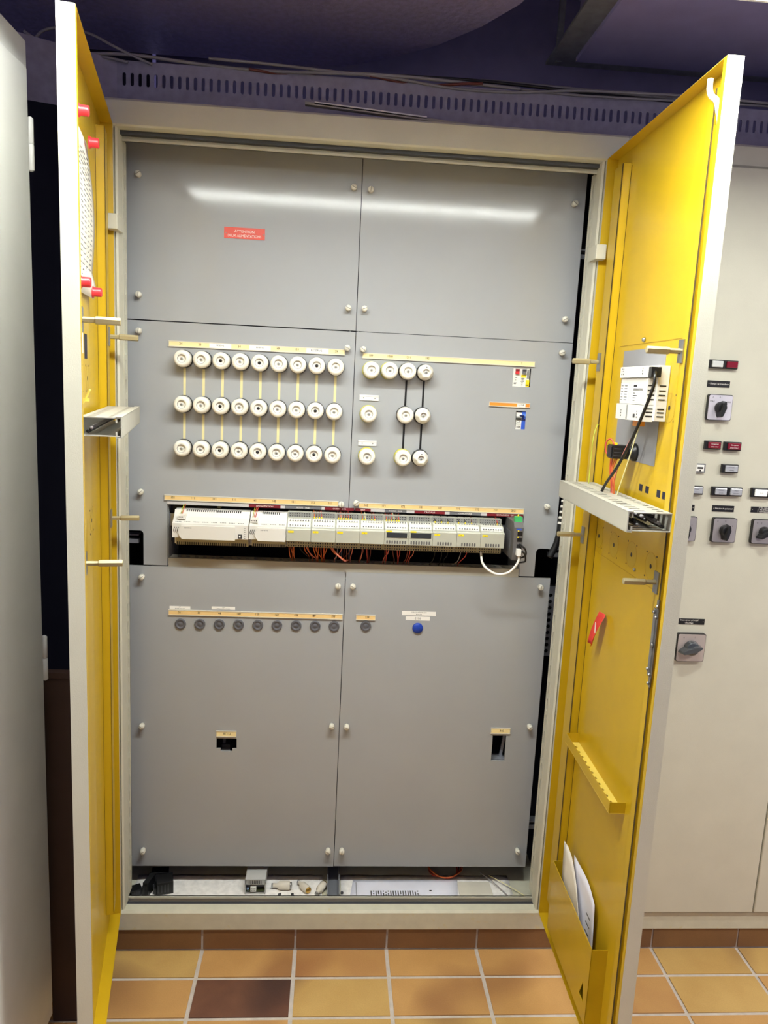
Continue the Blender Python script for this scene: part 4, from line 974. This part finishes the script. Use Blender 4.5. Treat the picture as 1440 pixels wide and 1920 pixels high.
# ceramic fuse links
def link(x, y, rz, lab, s=1):
    t = thing('fuse_link', lab, 'fuse', (x, y, TZ+.0145*s), rz, group='ceramic fuse links on the cabinet floor')
    m = LocalMB(); m.lathe((0, 0, 0), [(.005*s, -.030*s), (.006*s, -.028*s), (.006*s, -.018*s), (.0125*s, -.010*s), (.0128*s, .020*s), (.011*s, .022*s)], CERA, 'x', 20, sign=1); m.build('body', t)
    m = LocalMB(); m.lathe((0, 0, 0), [(.010*s, .021*s), (.010*s, .027*s), (0, .028*s)], BRASS if s < 1 else STEEL, 'x', 16, sign=1); m.lathe((0, 0, 0), [(.0058*s, -.034*s), (.0058*s, -.029*s)], STEEL, 'x', 12, sign=1); m.build('end_cap', t)
link(.445, .132, 0.0, 'white bottle shaped ceramic fuse lying level on the cabinet floor')
link(.510, .128, -.9, 'ceramic fuse lying askew with brass end, right of the level one', .9)
link(.561, .122, 1.1, 'ceramic fuse lying beside the floor channel at the cabinet centre', .9)
for x, y, lab in ((.438, .104, 'tiny steel washer lying in front of the level ceramic fuse'), (.476, .104, 'tiny steel washer lying before the askew ceramic fuse'), (.625, .112, 'small dark nut lying right of the floor channel')):
    m = MB(); m.lathe((x, y, TZ+.002), [(.0022, 0), (.0045, 0), (.0045, .004), (.0022, .004), (.0022, 0)], DARKG, 'z', 12, sign=1); tag(m.build('washer'), lab, 'washer', 'loose washers and nuts')
# red wire coil
t = thing('wire_coil', 'loose coil of red wire lying behind the printed document', 'wire', (.95, .22, TZ))
for k in range(4):
    m = MB(); r = .046+.003*k
    m.tube([(.95+r*math.cos(a/10*math.pi)+.002*k, .225+r*math.sin(a/10*math.pi), TZ+.006+.0035*k+.003*math.sin(a+k)) for a in range(-1, 20)], .0022, [REDW, BRW, REDW, OR][k], 6, 2); m.build('wire_loop', t)
for lab, a, b in (('thin bare wire lying slanted right of the cream card', (1.065, .20), (1.135, .093)), ('thin pale wire crossing the slanted one on the cabinet floor', (1.09, .185), (1.20, .080)), ('thin wire lying by the right end of the cabinet floor', (1.16, .20), (1.05, .085))):
    if lab.startswith('thin wire'): continue
    m = MB(); m.tube([(a[0], a[1], TZ+.012), ((a[0]+b[0])/2+.004, (a[1]+b[1])/2, TZ+.009), (b[0], b[1], TZ+.005)], .0013, CREAM if 'pale' in lab else GCAB, 6); tag(m.build('loose_wire'), lab, 'wire')

# ------------------------------------------------------------------ cable tray and cables on top
t = thing('cable_tray', 'galvanised perforated cable tray running along above the cabinets', 'cable tray', (1, .2, 2.27))
m = MB(); n = int((2.4+.02)/.0197)
m.plate(rect(-.03, 2.6, 2.268, 2.400), [slot(-.012+i*.0197, 2.3565, .0085, .0315) for i in range(132)], TRAYM, .15, .152, XZ)
m.build('side_wall', t)
m = MB(); m.box(-.03, 2.6, .15, .45, 2.266, 2.268, TRAYM); m.box(-.03, 2.6, .449, .451, 2.268, 2.40, TRAYM); m.build('tray_base', t)
m = MB(); m.add([(-.03, .15, 2.268), (-.03, .152, 2.268), (-.30, .052, 2.268), (-.30, .05, 2.268), (-.03, .15, 2.40), (-.03, .152, 2.40), (-.30, .052, 2.42), (-.30, .05, 2.42)],
    [(0, 1, 2, 3), (4, 7, 6, 5), (0, 4, 5, 1), (1, 5, 6, 2), (2, 6, 7, 3), (3, 7, 4, 0)], TRAYM); m.build('tray_bend', t)
cabs = [('grey cable lying along the front edge of the tray, lowest of the run', .146, 2.402, .0042, GCAB, 0), ('pale cable sagging over the tray edge near the middle', .142, 2.405, .0035, GCAB, 1),
        ('dark red cable resting on the tray edge left of the middle', .148, 2.399, .0035, BRW, 2), ('black cable bridging the tray at right of the middle', .155, 2.409, .004, BLK, 3),
        ('pale grey cable along the tray at far right, uppermost of the run', .16, 2.414, .004, GCAB, 4), ('thin pale cable along the tray at the right side', .144, 2.400, .003, GCAB, 5)]
for lab, y, z, r, c, k in cabs:
    m = MB(); pts = []
    X0, X1 = ((-.25, 1.0), (.2, 2.4), (.3, .9), (.45, 2.0), (.9, 2.5), (1.0, 2.5))[k]
    for i in range(15):
        x = X0+(X1-X0)*i/14; pts.append((x, y-.006*math.sin(i*.9+k), z+.004+.006*math.sin(i*.7+k*1.9)-(.010 if (k == 1 and 3 < i < 6) else 0)+(max(0, -.02-x)*-.1)))
    m.tube(pts, r, c, 6, 4); tag(m.build('cable'), lab, 'cable', 'cables along the tray')
for lab, ptsx in (('thin grey cable arching up beyond the left cabinet and over the open door', ((66, 72), (80, 58), (105, 52), (140, 55), (175, 66), (210, 85), (250, 105), (285, 121))),
                  ('two core grey cable sloping down past the left locker to the tray', ((45, 58), (62, 70), (85, 84), (105, 93), (150, 103), (200, 108), (240, 117)))):
    m = MB(); m.tube([(*(lambda q: (q[0], .14, q[1]))(at(a, b, .14)),) for a, b in ptsx], .0035, GCAB, 6); tag(m.build('cable'), lab, 'cable')
for lab, a, b, dy in (('long white trunking profile lying on the cabinet top before the tray', (572, 193), (905, 238), 0), ('shorter white profile lying on top of the longer one', (590, 193), (800, 221), .006)):
    p, q = at(*a, .055), at(*b, .055)
    m = MB(); z0 = 2.2645+dy
    m.add([(p[0], .050, p[1]-.004), (q[0], .050, max(q[1]-.004, z0)), (q[0], .050, max(q[1]-.004, z0)+.006), (p[0], .050, p[1]+.002), (p[0], .066, p[1]-.004), (q[0], .066, max(q[1]-.004, z0)), (q[0], .066, max(q[1]-.004, z0)+.006), (p[0], .066, p[1]+.002)],
          [(0, 1, 2, 3), (4, 7, 6, 5), (0, 4, 5, 1), (1, 5, 6, 2), (2, 6, 7, 3), (3, 7, 4, 0)], WHITE if dy else DUCTP); tag(m.build('trunking_profile'), lab, 'profile')

# ------------------------------------------------------------------ neighbouring cabinet to the right
nb = thing('electrical_cabinet', 'closed beige cabinet with switches and indicator lamps beyond the right door', 'cabinet', (2.2, .3, .066))
m = MB(); m.prism([(0, H1+.012), (.004, H1+.008), (.05, H1+.008), (.05, 2.2635), (.006, 2.2635), (0, 2.2575)], BEIGE, 1.252, 3.2, 'x'); m.build('top_rail', nb)
m = MB(); m.prism([(0, .070), (.004, .066), (.05, .066), (.05, H0), (.006, H0), (0, H0-.006)], BEIGED, 1.252, 3.2, 'x'); m.build('bottom_rail', nb)
m = MB(); m.box(1.252, 3.2, .012, .58, .08, 2.26, INNERD); m.build('body', nb)
NY = -.012
gx = at(1415, 1690, NY)[0]
m = MB(); m.box(1.256, gx-.002, NY, .008, H0+.004, H1+.004, BEIGE); m.build('door', nb, bevel=.003)
m = MB(); m.box(gx+.0025, gx+.62, NY, .008, H0+.004, H1+.004, BEIGE); m.build('door', nb, bevel=.003)
def N(px, py): return at(px, py, NY)
def ncomp(px0, py0, px1, py1):
    a, b = N(px0, py0), N(px1, py1); return a[0], b[0], b[1], a[1]
def nameplate(lab, box, lines, h, right=None):
    x0, x1, z0, z1 = box; t = thing('nameplate', lab, 'nameplate', ((x0+x1)/2, NY, z0))
    m = MB(); m.box(x0, x1, NY-.0015, NY, z0, z1, BLACK); m.build('plate', t)
    m = MB(); n = len(lines)
    for i, l in enumerate(lines): m.text(l, (x0+x1)/2+.001, z1-(z1-z0)*(i+.5+.15*(1 if n > 1 else 0)*(0))/n if n > 1 else (z0+z1)/2, h, NY-.0018, INKW, wide=.92)
    for x in (x0+.004, x1-.004): m.lathe((x, NY-.0015, (z0+z1)/2), [(.0011, 0), (0, .0006)], ALU, 'y', 8)
    m.build('lettering', t)
def lampblock(lab, box, lens, txt, n=1, ink=INKW):
    x0, x1, z0, z1 = box
    t = thing('indicator_lamp', lab, 'indicator lamp', ((x0+x1)/2, NY, z0))
    m = MB(); m.box(x0, x1, NY-.010, NY, z0, z1, BLACK); m.build('bezel', t, bevel=.0015)
    w = (x1-x0)
    m = MB(); m.box(x0+w*.17, x1-w*.07, NY-.014, NY-.009, z0+(z1-z0)*.15, z1-(z1-z0)*.12, lens); m.build('lens', t, bevel=.0015)
    m = MB(); xc = x0+w*.55
    for i, l in enumerate(txt): m.text(l, xc, (z0+z1)/2+.0035-.007*i if len(txt) > 1 else (z0+z1)/2, .0030, NY-.0143, ink, wide=.85)
    if txt: m.build('lettering', t)
    return t
def rotary(lab, cx, cz, hw, hh, ang, marks, plate=PLATE, big=False):
    t = thing('rotary_switch', lab, 'switch', (cx, NY, cz-hh))
    m = MB(); m.plate(rrect(cx-hw-.0015, cx+hw+.0015, cz-hh-.0015, cz+hh+.0015, .005), [], BLACK, NY-.010, NY, XZ); m.build('base', t)
    m = MB(); m.plate(rrect(cx-hw, cx+hw, cz-hh, cz+hh, .005), [], plate, NY-.0115, NY-.0098, XZ); m.build('front_plate', t)
    s = 1.42 if big else 1.; kn = KNOBG if big else BLACK
    m = MB(); m.lathe((cx, NY-.0115, cz), [(.0155*s, 0), (.0150*s, .004), (.0140*s, .010), (.012*s, .014), (0, .0145)], kn, 'y', 28)
    a = math.radians(ang); c_, s_ = math.cos(a), math.sin(a)
    pl = [(-.0165, 0), (-.0110, .0045), (0, .0062), (.012, .0062), (.021, .0035), (.024, 0), (.021, -.0035), (.012, -.0062), (0, -.0062), (-.0110, -.0045)]
    pl = [(u*1.12, v*1.1) for u, v in pl]
    bot = [(cx+(u*c_-v*s_)*s, NY-.0115, cz+(u*s_+v*c_)*s) for u, v in pl]; top = [(cx+(u*.92*c_-v*.7*s_)*s, NY-.0365, cz+(u*.92*s_+v*.7*c_)*s) for u, v in pl]
    n = len(pl); m.add(bot+top, [list(range(n)), list(range(n, 2*n))]+[(i, (i+1) % n, n+(i+1) % n, n+i) for i in range(n)], kn)
    m.build('handle', t, bevel=.0012)
    m = MB()
    for tx, dx, dz in marks: m.text(tx, cx+dx*hw, cz+dz*hh, .0046, NY-.0118, INK)
    m.build('lettering', t)
x0, x1, z0, z1 = ncomp(1327.5, 674, 1379.5, 693); xm = (x0+x1)/2
lampblock('clear indicator lamp left of the dark red one, topmost on the right cabinet', (x0, xm-.0002, z0, z1), LENSWG, [])
lampblock('plain dark red indicator lamp beside the clear one, topmost on right cabinet', (xm+.0002, x1, z0, z1), LENSR, [])
nameplate('black nameplate reading Pompe de transfert', ncomp(1326.8, 713, 1367.3, 727), ['Pompe de transfert'], .0048)
q = N(1346, 764); rotary('rotary switch marked MAR and ARR below the nameplate Pompe de transfert', q[0], q[1], .0315, .0320, -100, [('MAR', -.72, .48), ('0', -.68, .8), ('0.1', -.02, .82), ('ARR', .68, .45)], mat('bright switch plate', (212, 208, 218), .4, metal=.2))
lampblock('dark red lamp with white text, the left one of two', ncomp(1319.8, 825.5, 1348, 843), LENSR, ['Dérangement', 'pompe retour'])
lampblock('dark red lamp with white text, the right one of two', ncomp(1356, 827.5, 1385.5, 845.5), LENSR, ['Dérangement', 'pompe brûleur 1'])
lampblock('lone grey indicator lamp centred above the paired grey lamps', ncomp(1351.5, 869.5, 1380, 887), LENSG, ['Contrôle', 'de débit'], ink=INK)
x0, x1, z0, z1 = ncomp(1290, 868, 1319.5, 886)
t = thing('hour_counter', 'small white counter window cut by the open door edge', 'counter', ((x0+x1)/2, NY, z0))
m = MB(); m.box(x0, x1, NY-.006, NY, z0, z1, GSTRIP); m.build('bezel', t); m = MB(); m.box(x0+.003, x1-.004, NY-.007, NY-.005, z0+.004, z1-.003, WHITE); m.box(x1-.022, x1-.006, NY-.0074, NY-.007, z0+.010, z0+.015, INK); m.box(x1-.016, x1-.012, NY-.0074, NY-.007, z0+.004, z0+.008, INK); m.build('window', t)
lampblock('grey indicator lamp half hidden behind the open door edge', ncomp(1286, 909.5, 1314.5, 927), LENSG, ['Pompe', 'secours'], ink=INK)
x0, x1, z0, z1 = ncomp(1333, 911.5, 1387.3, 930.5); xm = (x0+x1)/2
lampblock('grey indicator lamp, left one of the joined pair', (x0, xm-.0002, z0, z1), LENSG, ['Chaudière', 'primaire'], ink=INK)
lampblock('grey indicator lamp, right one of the joined pair', (xm+.0002, x1, z0, z1), LENSG, ['Brûleur', 'secondaire'], ink=INK)
x0, x1, z0, z1 = ncomp(1407, 914, 1435, 932.5)
lampblock('bright lit white indicator lamp reading Marche at the photo edge', (x0, x1, z0, z1), LENSW, ['Marche'], ink=INK)
lampblock('white indicator lamp cut off by the right photo edge', (x1+.0004, x1+.0004+(x1-x0), z0, z1), LENSW, ['Arrêt'], ink=INK)
nameplate('black nameplate half hidden behind the right door edge', ncomp(1262, 945, 1301, 957.5), ['Pompes'], .005)
nameplate('black nameplate reading Sélection de puissance', ncomp(1335.8, 947, 1375, 960), ['Sélection de puissance'], .0042)
nameplate('black nameplate with three numbered lines at the photo edge', ncomp(1408.5, 949.5, 1450, 962), ['1  Man. faible', '2  Man. brûleur', '3  Automatique'], .0038)
q = N(1280, 990); rotary('rotary switch mostly hidden behind the right door edge', q[0], q[1], .0315, .0320, -90, [('2', .6, .3), ('0', -.6, .8)])
q = N(1354.4, 993); rotary('rotary switch below the nameplate Sélection de puissance', q[0], q[1], .0315, .0320, -98, [('0', -.68, .76), ('0', .0, .78), ('1', .66, .38)])
q = N(1428, 996); rotary('rotary switch with slanted handle at the right photo edge', q[0], q[1], .0315, .0320, -140, [('0', -.68, .76), ('2', -.3, .72), ('3', .5, .72), ('1', -.7, -.1)])
nameplate('black nameplate reading Interrupteur principal Chauffage', ncomp(1262, 1159, 1320, 1171), ['Interrupteur principal', 'Chauffage'], .0046)
q = N(1292, 1212); rotary('large rotary main switch with shiny grey slanted handle and pinkish plate', q[0], q[1], .0385, .0385, -162, [('0', -.6, .75), ('I', .2, .78)], PLATEP, True)

# ------------------------------------------------------------------ grey locker cabinet at the far left
LXF, LYE, LH = -.086, -.265, 2.262
lk = thing('grey_cabinet', 'tall pale grey cabinet side-on at the left photo edge', 'cabinet', (-.4, -1.2, 0))
m = MB(); m.prism([(-.72, -3.2), (LXF, -3.2), (LXF, LYE-.022), (LXF-.006, LYE-.006), (LXF-.022, LYE), (-.72, LYE)], GREYC, .066, LH, 'z'); m.build('body', lk, bevel=.004)
m = MB(); m.box(-.70, LXF-.03, -3.2, LYE-.03, 0, .066, DARKG); m.build('plinth', lk)
for a, b in ((LYE-.040-.62, LYE-.040), (LYE-.045-1.26, LYE-.045-.625)):
    m = MB(); m.box(LXF-.001, LXF+.001, a-.004, b+.004, .116, 2.209, RUB_OR_SHADE); m.build('door_gap_shade', lk); m = MB(); m.box(LXF-.0005, LXF+.009, a, b, .12, 2.205, GREYC); m.build('door', lk, bevel=.004)  # dark plate behind each door paints the shade of the gap around it
for z0, z1 in ((2.015, 2.118), (.935, 1.04)):
    m = MB(); zc = (z0+z1)/2
    m.lathe((LXF+.008, LYE-.030, z0), [(.003, 0), (.0062, .003), (.0062, zc-z0-.001), (.005, zc-z0)], GREYC, 'z', 14, sign=1)
    m.lathe((LXF+.008, LYE-.030, zc), [(.005, 0), (.0062, .001), (.0062, z1-zc-.003), (.003, z1-zc)], GREYC, 'z', 14, sign=1); m.box(LXF-.001, LXF+.006, LYE-.038, LYE-.026, z0+.01, z1-.01, GREYC); m.build('hinge', lk)
